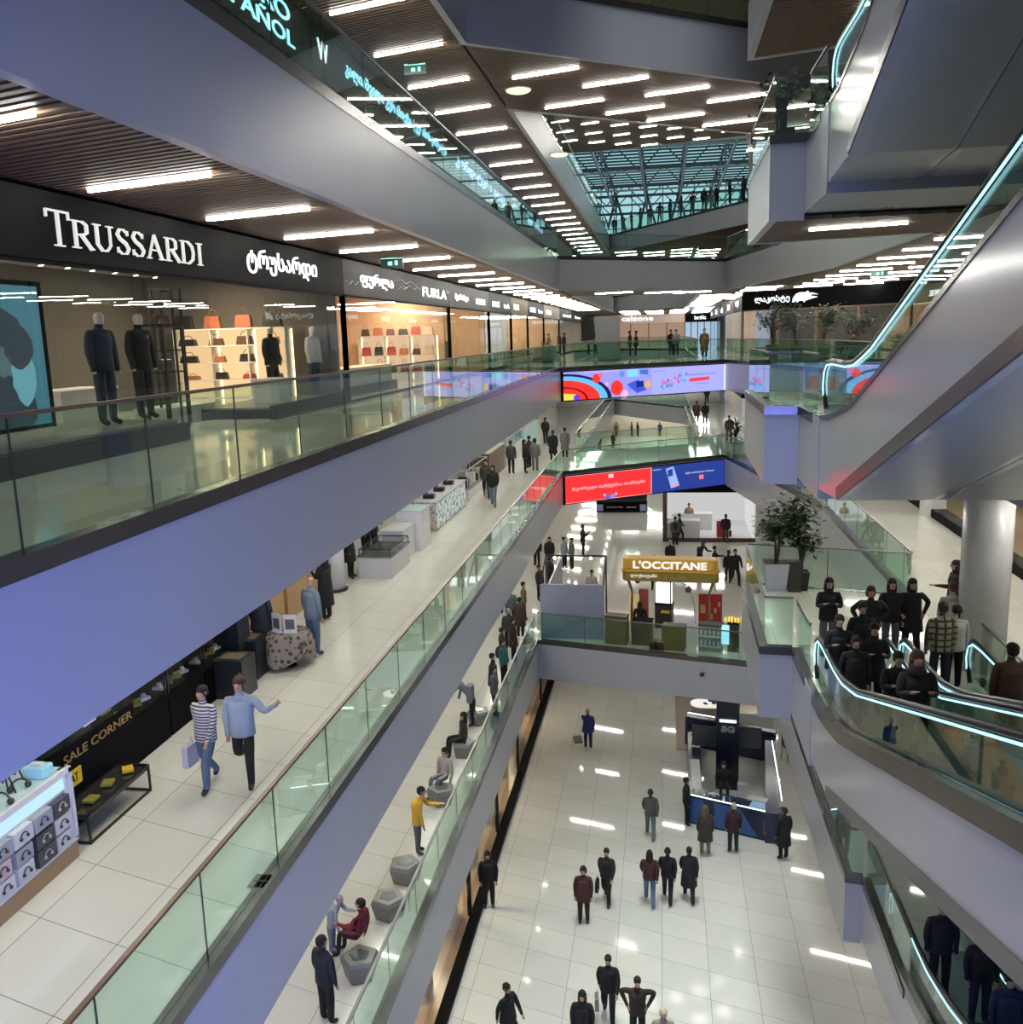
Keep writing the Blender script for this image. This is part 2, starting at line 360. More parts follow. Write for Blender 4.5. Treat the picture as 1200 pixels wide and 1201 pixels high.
# ------------------------------------------------------------------ tubes
def tubes(lst, z, glabel, group):
    proto = None
    for (x, y, L) in lst:
        o = thing('tube_light', glabel, 'ceiling light', (x, y, z), group=group)
        if proto is None:
            b = MB(); b.beam((0, 0, .005), (L*BDIR.x, L*BDIR.y, .005), .06, .05); bm_ = obj('diffuser', b, tubem, o)
            c = MB(); c.beam((0, 0, .04), (L*BDIR.x, L*BDIR.y, .04), .08, .03); cm_ = obj('housing', c, dark, o)
            proto = (bm_, cm_)
        else:
            for p in proto:
                q = p.copy(); C.objects.link(q); q.parent = o
zc = L3+F-.01
tubes([(-7.68, 12.3+3.42*k-3.42, 2.15) for k in range(0, 24)], zc, 'slim white tube light recessed in the brown ceiling over the shop fronts at eye level', 'tube lights over the eye-level shop walkway')
zc4 = L4+F-.01
tubes([(-7.55, 22.5+3.43*k-3.43*3, 2.05) for k in range(0, 24)], zc4, 'slim white tube light in the slatted ceiling strip beside the cyan shop signs', 'tube lights over the upper shop walkway')
tubes([(x0, y0+3.72*k, 2.05) for x0, y0, n in ((-4.33, 29.09, 1), (-2.4, 30.65, 1), (-.55, 32.3, 2), (1.46, 33.75, 2), (3.5, 35.6, 3), (5.6, 37.3, 7)) for k in range(n)
       if not (x0 < 1 and k > 1)]+[(-3.85, 33.02, 2.05), (-1.93, 34.48, 2.05)], zc4, 'slim white tube light in the brown ceiling in front of the triangular opening', 'tube lights in front of the ceiling opening')
tubes([(4.6, 25.0, 2.1), (6.6, 24.4, 2.1)], zc4, 'slim white tube light on the small slatted ceiling piece at the top right', 'tube lights at the top right')
tubes([(3.19, 22.3, 2.0)], zc, 'single tube light under the brown wedge below the purple block', 'single tube')
tubes([(6.85, 26.3+3.3*k, 1.9) for k in range(12)]+[(9.2, 25.5+3.3*k, 1.9) for k in range(12)]+[(4.3, 52+3.3*k, 1.9) for k in range(6)], zc, 'slim tube light in the brown ceiling in front of the crocodile sign shop', 'tube lights over the right walkway at eye level')
tubes([(-3.6, 52.3, 2.1), (-1.0, 54.0, 2.1), (.6, 55.0, 2.0)], zc, 'slim tube light under the far white band of the bridge', 'tube lights under the far bridge')
for zz, nm_ in ((L2, 'walkway with the headphone counter'), (L1, 'walkway with the stone stools')):
    tubes([(-7.4, 4+3.42*k, 2.05) for k in range(30)], zz+F-.01, 'slim tube light hidden above the '+nm_, 'tube lights above the '+nm_)
    tubes([(6.9, 25.5+3.6*k, 1.9) for k in range(8)]+[(-3+3.0*k, 51.3+1.1*k, 1.9) for k in range(2)], zz+F-.01, 'slim tube light under the right floor above the '+nm_, 'tube lights on the right above the '+nm_)
for zz, lv_ in ((L4, 'top'), (L3, 'eye-level'), (L2, 'middle'), (L1, 'lowest')):
    tubes([(2.3, 61+3.4*k, 1.9) for k in range(8)]*(zz != L4)+[(-4.4+2.6*i, 100+3.6*k+(i % 2)*1.8-(8 if zz == L4 else 0), 2.0) for i in range(4) for k in range(5)], zz+F-.01, 'distant tube light beyond the second opening, %s floor' % lv_, 'distant tube lights of the %s floor' % lv_)  # rows below the top floor are added to brighten the dark far galleries
tubes([(x0, y0, 1.9) for x0 in (3.2, 6.9) for y0 in (21.6, 24.0)], L2+F-.01, 'slim tube light added under the eye-level landing above the crowd', 'added tube lights above the crowded landing')  # tubes added to light the landing floor below
tubes([(6.6, y0, 1.9) for y0 in (8, 11.5, 15, 18.5)], L2+F-.01, 'slim tube light added right of the column above the crowd', 'added tube lights right of the column')  # tubes added to lighten the column and the floor beside it
tubes([(x0, y0, 2.0) for x0 in (5.0, 8.5) for y0 in (22, 26, 30, 35)]+[(x0, y0, 2.0) for x0 in (-4, 0, 4) for y0 in (38, 43, 48)], L0+F-.01, 'slim tube light under the lowest bridge', 'tube lights under the lowest bridge')
tubes([(-6.7+1.75*i, 60.4+3.0*k+(-.5*i)+(i % 2)*1.5, 1.1) for i in range(8) for k in range(4) if 60.4+3.0*k-.5*i < 68.5], L5-1.66, 'short tube light in the ceiling seen through the triangular opening', 'tube lights beyond the ceiling opening')
# ------------------------------------------------------------------ escalators (all rise towards the viewer)
SL = .33
def esc(x0, x1, z0, label, y1=-1.0, left_outer=True, right_outer=True, low0=-1.5, y0=20.15):
    root = thing('escalator', label, 'escalator', (x0, 18, z0), group='escalators on the right side of the atrium')
    ox, oy = x0, 18
    top = [(y0, -.02), (18.1, .0), (16.8, .08), (15.4, .33), (14.8, .47), (y1, .47+SL*(14.8-y1))]
    low = [(y0, low0), (16.2, -1.2), (15.7, -1.18), (y1, -1.18+SL*(15.7-y1))]
    W = x1-x0
    def side(xa, xb, nm, m):
        mb = MB(); pr = [(y-oy, z) for y, z in top]+[(y-oy, z) for y, z in low[::-1]]; n = len(pr)
        vs = [(xa, a, b) for a, b in pr]+[(xb, a, b) for a, b in pr]
        mb.add(vs, [tuple(range(n)), tuple(range(2*n-1, n-1, -1))]+[(i, n+i, n+(i+1) % n, (i+1) % n) for i in range(n)])
        return obj(nm, mb, m, root)
    side(0, .1, 'side_cladding', clad); side(W-.1, W, 'side_cladding', clad)
    mb = MB()
    for i in range(len(low)-1):
        (ya, za), (yb, zb) = low[i], low[i+1]
        mb.add([(.1, ya-oy, za), (W-.1, ya-oy, za), (W-.1, yb-oy, zb), (.1, yb-oy, zb), (.1, ya-oy, za+.08), (W-.1, ya-oy, za+.08), (W-.1, yb-oy, zb+.08), (.1, yb-oy, zb+.08)],
               [(0, 1, 2, 3), (7, 6, 5, 4), (0, 4, 5, 1), (3, 2, 6, 7)])
    obj('soffit', mb, soffit_m, root)
    mb = MB()                                              # dark trim that follows the lower corner
    for a in ((-.012),):
        mb.beam((a, 15.75-oy, -1.08), (a, y1-oy, -1.08+SL*(15.75-y1)), .02, .2)
    obj('edge_trim', mb, mat('trim_metal', (.14, .13, .16), .25, metal=.5), root)
    th = .24 if z0 in (L1, L0) else .07
    for i in range(len(top)-1):
        (ya, za), (yb, zb) = top[i], top[i+1]
        if i == 0: tm_ = MB()
        tm_.add([(-.014, ya-oy, za+.01), (-.014, yb-oy, zb+.01), (-.014, yb-oy, zb-th), (-.014, ya-oy, za-th), (.11, ya-oy, za+.01), (.11, yb-oy, zb+.01), (.0, yb-oy, zb-th), (.0, ya-oy, za-th)],
                [(3, 2, 1, 0), (0, 1, 5, 4), (3, 7, 6, 2), (0, 4, 7, 3), (1, 2, 6, 5)])
    obj('top_channel', tm_, steel, root)
    mb = MB(); mb.box(.1, W-.1, 15.6-oy, y0-oy-.1, -.06, -.005); obj('landing_plate', mb, mat('ribbed_plate', (.23, .23, .22), .35, metal=.6, bump=.4, bscale=90), root)
    mb = MB(); y = 15.6; z = 0.
    while y > y1:
        mb.box(.22, W-.22, y-.4-oy, y-oy, z-.3, z); y -= .4; z = min(z+.4*SL*(1 if y < 15.2 else .5), 5.5)
    obj('steps', mb, mat('step_metal', (.06, .06, .06), .4, metal=.6), root)
    hand = [(18.02, .12), (18.2, .4), (18.27, .62), (18.2, .84), (17.95, .97), (17.5, 1.0), (16.2, 1.0), (15.5, 1.05), (14.8, 1.2), (14.3, 1.32), (y1, 1.32+SL*(14.3-y1))]
    for sx, inn in ((.16, 1), (W-.16, -1)):
        h = [(sx, y-oy, z) for y, z in hand]
        mb = MB(); mb.tube(h, .045, 8); obj('handrail', mb, mat('rubber_handrail', (.015, .015, .017), .3), root)
        mb = MB(); mb.tube([(sx-.035, (y-.05)-oy, z-.055) for y, z in hand[1:]], .016, 6); obj('light_strip', mb, cyan, root)
        gp = [(y-.06, z-.05) for y, z in hand[1:]]; gl = []
        for y, z in gp:
            zb = np_interp(y, top)+.01; gl.append((y, z, zb))
        for i in range(0, len(gl)-1):
            (ya, za, ba), (yb, zb, bb) = gl[i], gl[i+1]
            if abs(ya-yb) < .02: continue
            seg = 1 if abs(ya-yb) < 2 else int(abs(ya-yb)/1.6)
            for k in range(seg):
                f0_, f1_ = k/seg, (k+1)/seg
                l = lambda a, b, f: a+(b-a)*f
                y_a, y_b = l(ya, yb, f0_), l(ya, yb, f1_)
                mb = MB(); P = [(y_a, l(ba, bb, f0_)), (y_b, l(ba, bb, f1_)), (y_b, l(za, zb, f1_)), (y_a, l(za, zb, f0_))]
                vs = [(sx-.006, a-oy, b) for a, b in P]+[(sx+.006, a-oy, b) for a, b in P]
                mb.add(vs, [(0, 1, 2, 3), (7, 6, 5, 4), (0, 4, 5, 1), (1, 5, 6, 2), (2, 6, 7, 3), (3, 7, 4, 0)])
                obj('side_glass', mb, glass, root)
    return root
def np_interp(y, pts):
    P = sorted(pts)
    for i in range(len(P)-1):
        if P[i][0] <= y <= P[i+1][0]:
            return P[i][1]+(P[i+1][1]-P[i][1])*(y-P[i][0])/(P[i+1][0]-P[i][0])
    return P[0][1] if y < P[0][0] else P[-1][1]
esc(2.8, 4.34, L2, 'escalator with pale side panel and glowing curved handrail in the right middle of the view')
esc(4.36, 5.9, L2, 'escalator just behind the big pale-sided one, mostly showing its grey underside')
esc(2.8, 4.34, L3, 'highest escalator at the top right with a grey underside panel')
esc(4.36, 5.9, L3, 'second highest escalator behind the top right one, seen from below')
esc(2.8, 4.34, L1, 'escalator crowded with people in black, glowing handrail')
esc(4.36, 5.9, L1, 'escalator that the person in the plaid shirt is entering')
esc(4.4, 5.94, L0, 'lowest escalator at the bottom right carrying two people in dark suits')
esc(5.96, 7.5, L0, 'lowest escalator twin hidden behind the lavender side panel')
# column
col = MB(); col.lathe((6.3, 19.3, L1), [(.46, 0), (.46, -1.2-L1)], 32); tag(obj('column', col, mat('column_paint', (.58, .57, .56), .25)), 'round white column beside the crowd', 'column', kind=None)
col = MB(); col.lathe((6.3, 19.3, L0), [(.46, 0), (.46, L1+F-L0)], 32); tag(obj('column', col, mat('column_paint', (.58, .57, .56), .25)), 'round white column one floor lower under the crowd', 'column')
# ------------------------------------------------------------------ screens
SP, SQ = Vector((-4.92, 46.86)), Vector((3.3, 52.96)); SD = (SQ-SP).normalized(); SN = Vector((SD.y, -SD.x)); SLEN = (SQ-SP).length
def screen(z, label):
    root = thing('video_screen', label, 'screen', (*((SP+SQ)/2), z-1.7), group=None)
    o = root.location
    z0, z1 = z-1.69, z-.19
    def P(s, t, d=0): p = SP+SD*(s*SLEN)+SN*(.09+d); return (p.x-o.x, p.y-o.y, z0+.05+(z1-z0-.1)*t-o.z)
    mb = MB(); a = SP-SD*.08+SN*.03; b = SQ+SD*.02+SN*.03; a2 = a+SN*.05; b2 = b+SN*.05
    mb.prism([(v.x-o.x, v.y-o.y) for v in (a, a2, b2, b)], z0-o.z, z1-o.z)
    # raised black frame
    for (s0, t0, s1, t1) in ((-.008, -.03, 1.0, -.001), (-.008, 1.001, 1.0, 1.04), (-.012, -.03, -.001, 1.04)):
        q = [P(s0, t0, -.02), P(s1, t0, -.02), P(s1, t1, -.02), P(s0, t1, -.02), P(s0, t0, .03), P(s1, t0, .03), P(s1, t1, .03), P(s0, t1, .03)]
        mb.add(q, [(3, 2, 1, 0), (4, 5, 6, 7), (0, 1, 5, 4), (1, 2, 6, 5), (2, 3, 7, 6), (3, 0, 4, 7)])
    obj('screen_frame', mb, black, root)
    disp = MB(); mats = []; lay = [0]
    def sh(pts, colr, k=3.0):
        m = emis('led_%d_%d_%d' % tuple(int(c*255) for c in colr), colr, k)
        if m not in mats: mats.append(m)
        lay[0] += .0006
        n = len(pts); disp.add([P(s, t, lay[0]) for s, t in pts], [tuple(range(n))], mats.index(m))
    def circ(s, t, r, colr, k=3.0, n=18): sh([(s+r*1.4/SLEN*math.cos(2*PI*i/n), t+r*math.sin(2*PI*i/n)) for i in range(n)], colr, k)
    def txt(s, t, body, w, h, colr, k=3):
        lay[0] += .001
        text('lettering', body, .3, emis('led_%d_%d_%d' % tuple(int(c*255) for c in colr), colr, k), P(s, t, lay[0]+.004), (SD.x, SD.y, 0), parent=root, depth=.004, width=w*SLEN, height=h*1.4)
    return root, sh, circ, txt, disp, mats
K = .85
r, sh, circ, txt, disp, mats = screen(L2, 'lavender advertising screen with red balloons and pink and blue balls')
lil = (.36, .36, .92); sh([(0, 0), (.523, 0), (.523, 1), (0, 1)], lil, K)
sh([(.523, 0), (1, 0), (1, 1), (.523, 1)], (.42, .44, .93), K)
red = (1, .04, .03)
def band(sh, cx, cy, r0, r1, a0, a1, c, k=K, n=14):
    o = [(cx+r1*math.cos(a0+(a1-a0)*i/n)*.3, cy+r1*math.sin(a0+(a1-a0)*i/n)) for i in range(n+1)]
    i_ = [(cx+r0*math.cos(a0+(a1-a0)*i/n)*.3, cy+r0*math.sin(a0+(a1-a0)*i/n)) for i in range(n+1)]
    cl = [(min(max(s, 0), .52), min(max(t, 0), 1)) for s, t in o+i_[::-1]]; sh(cl, c, k)
band(sh, 0, 0, .85, .93, 0, PI/2, (.01, .01, .1)); band(sh, 0, 0, .70, .85, 0, PI/2, (.15, .55, 1.)); band(sh, 0, 0, 0, .70, 0, PI/2, red)
band(sh, 0, 0, .42, .47, 0, PI/2, (.3, 0, 0)); sh([(0, 0), (.085, 0), (.07, .2), (0, .25)], (.9, .75, .1), K); circ(.075, .06, .13, (.15, .05, .9), K)
for s, t, rr, c in ((.31, .34, .27, red), (.19, .72, .17, red), (.215, .82, .1, (1, .15, .35)), (.25, .5, .08, (1, .4, .8)), (.355, .1, .16, (1, .5, .85)), (.34, .83, .11, (.1, .3, .9)), (.39, .3, .1, (.2, .3, 1))): circ(s, t, rr, c, K)
sh([(.37, .45), (.43, .1), (.49, .2), (.44, .6)], (.06, .10, .75), K); sh([(.375, .7), (.44, .72), (.435, .98), (.37, .96)], (.25, .75, 1), K); sh([(.43, .3), (.475, .33), (.47, .55), (.425, .52)], (.01, .02, .25), K)
sh([(.48, .3), (.515, .3), (.515, .55), (.48, .5)], (.9, .45, .15), K); sh([(.45, .8), (.5, .75), (.5, .95), (.45, .95)], (.05, .2, .7), K)
txt(.12, .93, 'ფასდაკლება', .2, .05, (.9, .9, 1), K)
rnd = random.Random(4)
for i in range(34):
    a = rnd.random(); s = .58+.16*a; t = .38+.3*a+rnd.uniform(-.22, .22); circ(s, t, rnd.uniform(.04, .08), rnd.choice([(1, .05, .35), (.02, .35, .8), (.1, .55, .95), (1, .15, .5)]), K, 10)
txt(.535, .84, 'gepasia', .07, .05, (.1, .12, .4), K); txt(.735, .62, 'დაგროვების პროგრამა სახლისთვის', .2, .09, (.1, .12, .5), K)
sh([(.76, .40), (.89, .44), (.89, .57), (.76, .53)], (1, .05, .1), K); txt(.80, .29, 'პირობებია', .09, .06, (.1, .12, .5), K)
sh([(.99, 0), (1, 0), (1, 1), (.99, 1)], (.9, .9, 1), K)
obj('display', disp, mats, r)
r, sh, circ, txt, disp, mats = screen(L1, 'advertising screen, left half red with white lettering, right half navy with a phone')
sh([(0, 0), (.52, 0), (.52, 1), (0, 1)], (1, .035, .04), K); sh([(.52, 0), (1, 0), (1, 1), (.52, 1)], (.02, .05, .30), K)
for a_ in (((0, .985), (.52, .985), (.52, 1), (0, 1)), ((0, 0), (.52, 0), (.52, .015), (0, .015)), ((.517, 0), (.521, 0), (.521, 1), (.517, 1))): sh(a_, (1, .6, .6), K)
txt(.04, .42, 'მეორედი ბაჩქებსა თანხებს', .44, .15, (1, .75, .85), K); sh([(.255, .78), (.285, .78), (.285, .92), (.255, .92)], (1, .6, .7), K)
for s, t, rr, c in ((.25, .08, .09, (.1, .15, .8)), (.28, .08, .09, (.2, .3, 1)), (.23, .16, .05, (.3, .5, 1)), (.3, .16, .05, (.3, .6, 1))): circ(s, t, rr, c, K)
sh([(.61, .88), (.66, .95), (.70, .18), (.645, .1)], (.35, .5, 1), K); sh([(.622, .82), (.655, .87), (.658, .6), (.625, .56)], (.03, .06, .3), K); sh([(.645, .12), (.695, .2), (.694, .27), (.645, .2)], (1, .3, .3), K)
txt(.53, .86, 'gepasia', .05, .05, (.9, .9, 1), K); txt(.74, .58, 'შენი სამომავლო ბარათი', .19, .08, (.85, .88, 1), K); sh([(.83, .33), (.86, .33), (.86, .5), (.83, .5)], (1, .2, .25), K)
obj('display', disp, mats, r)
# ------------------------------------------------------------------ glass roof far behind
root = thing('glass_roof', 'steel-trussed glass roof seen through the triangular ceiling opening', 'roof', (0, 100, 19))
ts = mat('roof_steel', (.22, .28, .30), .5, metal=.3); lv = mat('roof_louvre', (.10, .16, .18), .5)
mb = MB()
for i in range(30): mb.beam((-16, 74+i*1.9-100, 1.2), (16, 74+i*1.9-100, 1.2), .5, .12)
obj('louvres', mb, lv, root)
for x in (-14, -10, -6, -2, 2, 6, 10):
    mb = MB(); mb.beam((x, -28, .2), (x, 29, .2), .22, .3); mb.beam((x, -28, -2.2), (x, 29, -2.2), .18, .25)
    for k in range(12): mb.beam((x, -28+4.75*k, .2 if k % 2 else -2.2), (x, -28+4.75*(k+1), -2.2 if k % 2 else .2), .14)
    obj('truss', mb, ts, root)
for y in (-16, -4, 8, 20, 29):
    mb = MB(); mb.beam((-16, y, .1), (16, y, .1), .2, .25); mb.beam((-16, y, -2.2), (16, y, -2.2), .18, .2)
    for k in range(14): mb.beam((-16+2.3*k, y, .2 if k % 2 else -2.2), (-16+2.3*(k+1), y, -2.2 if k % 2 else .2), .12)
    obj('cross_truss', mb, ts, root)
mb = MB()
for k in range(17): mb.beam((-16+2*k, 29.4, -10.5), (-16+2*k, 29.4, 1.2), .12)
for k in range(6): mb.beam((-16, 29.4, -10+2*k), (16, 29.4, -10+2*k), .1)
for k in range(8): mb.beam((-16+4*k, 28.8, -7), (-14+4*k, 28.8, 0), .3); mb.beam((-12+4*k, 28.8, -7), (-14+4*k, 28.8, 0), .3)
obj('end_wall_frame', mb, ts, root)
w = MB(); w.box(-24, 24, 73.5, 74, L5, L5+5); struct('wall_roof_end', w, [mat('roof_wall', (.25, .25, .26), .6)])
for xx in (-16.5, 16.5):
    w = MB(); w.box(xx-.2, xx+.2, 74, 130, L4, L5+5); struct('wall_roof_side', w, [mat('roof_side_paint', (.3, .42, .46), .5)])
for (px, py) in ((608, 106), (656, 181)):  # ceiling speaker discs; a pale yellow glow is put into their faces
    p = at(px, py, L4+F); o = thing('ceiling_speaker', 'round pale yellow ceiling disc '+('left of the triangular opening tip' if px == 608 else 'on the edge strip of the ceiling opening'), 'ceiling light', (p.x, p.y, p.z))
    mb = MB(); mb.lathe((0, 0, -.06), [(.30, 0), (.36, .03), (.38, .07)], 24); obj('lens', mb, emis('disc_glow', (1, .95, .6), 1.1), o); mb = MB(); mb.lathe((0, 0, .0), [(.41, 0), (.41, .03)], 24); obj('rim', mb, offwhite, o)
for (px, py, z, l) in ((487, 82, L4, 'above the cyan shop signs'), (460, 309, L3, 'in front of the grey wave-patterned sign'), (1031, 321, L3, 'in front of the crocodile sign shop')):
    p = at(px, py, z+F-.12); o = thing('exit_sign', 'small green exit sign hanging '+l, 'exit sign', (p.x, p.y, p.z-.12))
    mb = MB(); mb.obox((0, 0, 0), (.62, .05, .32), .0); obj('sign_body', mb, mat('exit_green', (.02, .10, .07), .3), o)
    mb = MB(); mb.obox((0, -.03, .24), (.6, .01, .06)); mb.obox((-.05, -.03, .07), (.12, .01, .1)); mb.obox((.12, -.03, .07), (.08, .01, .12)); obj('pictogram', mb, emis('exit_glow', (.35, .9, .75), 1.2), o)
    mb = MB(); mb.obox((0, 0, .32), (.02, .02, .12)); obj('hanger', mb, dark, o)
# ------------------------------------------------------------------ shops along x = -8.1
XS = -8.1
peach = mat('peach_wall', (.62, .44, .30), .5); cream = mat('cream_wall', (.55, .50, .40), .5); greyw = mat('grey_wall', (.13, .125, .12), .6, spec=.1); beigef = mat('shop_floor', (.45, .40, .33), .15)
def room(y0, y1, z, m, depth=5.2, ceil_m=None, h=3.5, floor_m=None):
    mb = MB(); x0 = XS-depth
    mb.box(x0-.1, x0, y0, y1, z, z+h); mb.box(x0, XS-.25, y0, y0+.08, z, z+h); mb.box(x0, XS-.25, y1-.08, y1, z, z+h); 
    struct('wall_shop', mb, [m]); mb = MB(); mb.box(x0, XS-.2, y0, y1, z+h-.1, z+h); struct('ceiling_shop', mb, [ceil_m or offwhite])
def ptl(loc, power, col, r=.3):
    l = bpy.data.lights.new('shop_light', 'AREA'); l.energy = power; l.color = col; l.size = r*2
    o = bpy.data.objects.new('shop_light', l); C.objects.link(o); o.location = loc
def front(y0, y1, z, label, sign_m, zs=2.78, h=.9, mull=2.4, door=None, mm=black, sill=.1):
    root = thing('storefront', label, 'shop front', (XS, y0, z)); L = y1-y0
    mb = MB(); mb.box(-.18, 0, .02, L-.02, zs, zs+h); obj('sign_panel', mb, sign_m, root)
    n = max(1, round(L/mull)); k = 0
    for i in range(n):
        a, b = L*i/n, L*(i+1)/n
        if door and a >= door[0]-y0-.1 and b <= door[1]-y0+.1: continue
        mb = MB(); mb.box(-.06, -.045, a+.02, b-.02, sill, zs); obj('shop_window', mb, sglass, root)
    mb = MB()
    mb.box(-.12, 0, -.06, .06, 0, zs); mb.box(-.12, 0, L-.06, L+.06, 0, zs); mb.box(-.12, -.02, 0, L, zs-.05, zs)
    obj('frame', mb, mm, root)
    mb = MB(); 
    segs = [(0, L)] if not door else [(0, door[0]-y0), (door[1]-y0, L)]
    for a, b in segs:
        if b > a+.1: mb.box(-.1, .02, a, b, 0, sill)
    obj('plinth', mb, black, root)
    return root
# serif lettering for the large sign, built as strokes
def serif(name, body, origin_y, z, height, width, x, m, parent):
    G_ = {'T': (.95, [((0, 1), (.95, 1), .07), ((.475, 0), (.475, 1), .13), ((.28, 0), (.67, 0), .05), ((0, 1), (0, .8), .05), ((.95, 1), (.95, .8), .05)]),
     'R': (.9, [((.15, 0), (.15, 1), .13), ((0, 0), (.32, 0), .05), ((0, 1), (.5, 1), .05), ((.5, 1), (.68, .9), .08), ((.68, .9), (.68, .6), .12), ((.68, .6), (.5, .5), .08), ((.5, .5), (.15, .5), .05), ((.42, .5), (.85, 0), .13), ((.78, 0), (.95, 0), .05)]),
     'U': (1.0, [((.15, 1), (.15, .25), .13), ((0, 1), (.32, 1), .05), ((.15, .25), (.35, .02), .11), ((.35, .02), (.6, .02), .07), ((.6, .02), (.8, .25), .06), ((.8, .25), (.8, 1), .05), ((.66, 1), (.94, 1), .05)]),
     'S': (.72, [((.6, .95), (.6, .78), .05), ((.6, .86), (.4, 1), .06), ((.4, 1), (.2, .98), .06), ((.2, .98), (.07, .78), .1), ((.07, .78), (.2, .6), .12), ((.2, .6), (.5, .43), .13), ((.5, .43), (.63, .22), .12), ((.63, .22), (.5, .03), .09), ((.5, .03), (.25, 0), .06), ((.25, 0), (.06, .14), .06), ((.06, .24), (.06, .04), .05)]),
     'A': (1.0, [((.08, 0), (.46, 1), .05), ((.46, 1), (.86, 0), .13), ((.22, .36), (.72, .36), .05), ((0, 0), (.2, 0), .05), ((.72, 0), (1, 0), .05)]),
     'D': (.98, [((.15, 0), (.15, 1), .13), ((0, 0), (.5, 0), .05), ((0, 1), (.5, 1), .05), ((.5, 1), (.78, .8), .09), ((.78, .8), (.85, .5), .12), ((.85, .5), (.78, .2), .12), ((.78, .2), (.5, 0), .09)]),
     'I': (.4, [((.2, 0), (.2, 1), .13), ((.04, 0), (.36, 0), .05), ((.04, 1), (.36, 1), .05)])}
    tot = sum(G_[c][0]+.12 for c in body); k = width/tot; mb = MB(); cx = 0
    for i, c in enumerate(body):
        w, st = G_[c]; hh = 1.25 if i == 0 else 1.0
        for (a, b, t) in st:
            p = Vector((x, origin_y+(cx+a[0])*k, z+a[1]*height*hh-(hh-1)*height*.1)); q = Vector((x, origin_y+(cx+b[0])*k, z+b[1]*height*hh-(hh-1)*height*.1))
            d = (q-p).normalized(); nrm = Vector((0, -d.z, d.y)); e = d*.006; ww = nrm*(t*k*.34)
            vs = [p-e+ww, p-e-ww, q+e-ww, q+e+ww]; mb.add([v for v in vs]+[v+Vector((.04, 0, 0)) for v in vs], [(0, 1, 2, 3), (7, 6, 5, 4), (0, 4, 5, 1), (1, 5, 6, 2), (2, 6, 7, 3), (3, 7, 4, 0)])
        cx += w+.12
    return obj(name, mb, m, parent)
signwhite = emis('sign_silver', (.75, .75, .72), .8)
r1 = front(9.0, 23.87, L2, 'clothes shop front with a long black sign in silver serif letters', black, mull=2.48, door=(15.2, 18.9), sill=.3)
serif('lettering', 'TRUSSARDI', 11.85-9.0, 2.99, .36, 4.4, .015, signwhite, r1)
text('lettering', 'ტრუსარდი', .5, emis('sign_white', (1, 1, .97), 1.3), (.01, 18.1-9, 2.98), (0, 1, 0), parent=r1, width=3.85, height=.50, bold=.004)
room(4, 23.87, L2, greyw, 5.5)
def bag(x, y, z, w, h, col, label, group='handbags in the clothes shop', d=.16):
    t = thing('handbag', label, 'handbag', (x, y, z), group=group)
    mb = MB(); mb.add([(-d/2, -w/2, 0), (d/2, -w/2, 0), (d/2, w/2, 0), (-d/2, w/2, 0), (-d/3, -w*.42, h), (d/3, -w*.42, h), (d/3, w*.42, h), (-d/3, w*.42, h)],
                  [(3, 2, 1, 0), (4, 5, 6, 7), (0, 1, 5, 4), (1, 2, 6, 5), (2, 3, 7, 6), (3, 0, 4, 7)])
    obj('body', mb, col, t, bevel=.015)
    mb = MB(); mb.tube([(0, w*.25*math.cos(a), h*.95+h*.6*math.sin(a)) for a in [PI*i/8 for i in range(9)]], .009, 5); obj('handle', mb, col, t); return t
tan = mat('tan_leather', (.30, .10, .05), .4); blk = mat('black_leather', (.02, .018, .018), .35); brn = mat('brown_leather', (.09, .04, .025), .4); redl = mat('red_leather', (.35, .03, .03), .4); cream_l = mat('cream_leather', (.6, .5, .38), .4)
def shelfunit(y0, y1, z, x, hs, label, m=warm, board=offwhite, back_m=None, glow=True):
    t = thing('shelf_unit', label, 'shelf', (x, y0, z)); W = y1-y0
    mb = MB(); mb.box(-.03, 0, 0, W, 0, hs[-1]); obj('back_panel', mb, back_m or emis('shelf_back_glow', (1, .66, .32), .85), t)
    for h in hs: mb = MB(); mb.box(0, .42, 0, W, h-.03, h); obj('shelf_board', mb, board, t)
    n = max(2, round(W/1.15))
    mb = MB()
    for i in range(n+1): yy = W*i/n; mb.box(.0, .4, yy-.015, yy+.015, 0, hs[-1])
    obj('upright', mb, offwhite, t)
    mb = MB()
    for i in range(n+1): yy = W*i/n; mb.box(.002, .02, yy+.03, yy+.055, .05, hs[-1]-.05)
    obj('light_strip', mb, m, t); return t
def endshelf(x0, x1, yw, z, hs, label, **kw):
    t = shelfunit(0, x1-x0, z, 0, hs, label, **kw); t.location = (x0, yw, z); t.rotation_euler = (0, 0, -PI/2); return t
def ebag(x, y, z, w, h, m, l, g='handbags in the clothes shop'):
    t = bag(x, y, z, w, h, m, l, g); t.rotation_euler = (0, 0, -PI/2); return t
endshelf(-12.4, -9.4, 23.3, 0, [.25, .72, 1.15, 1.58, 2.0], 'tall back-lit handbag shelf glowing warm yellow in the clothes shop')
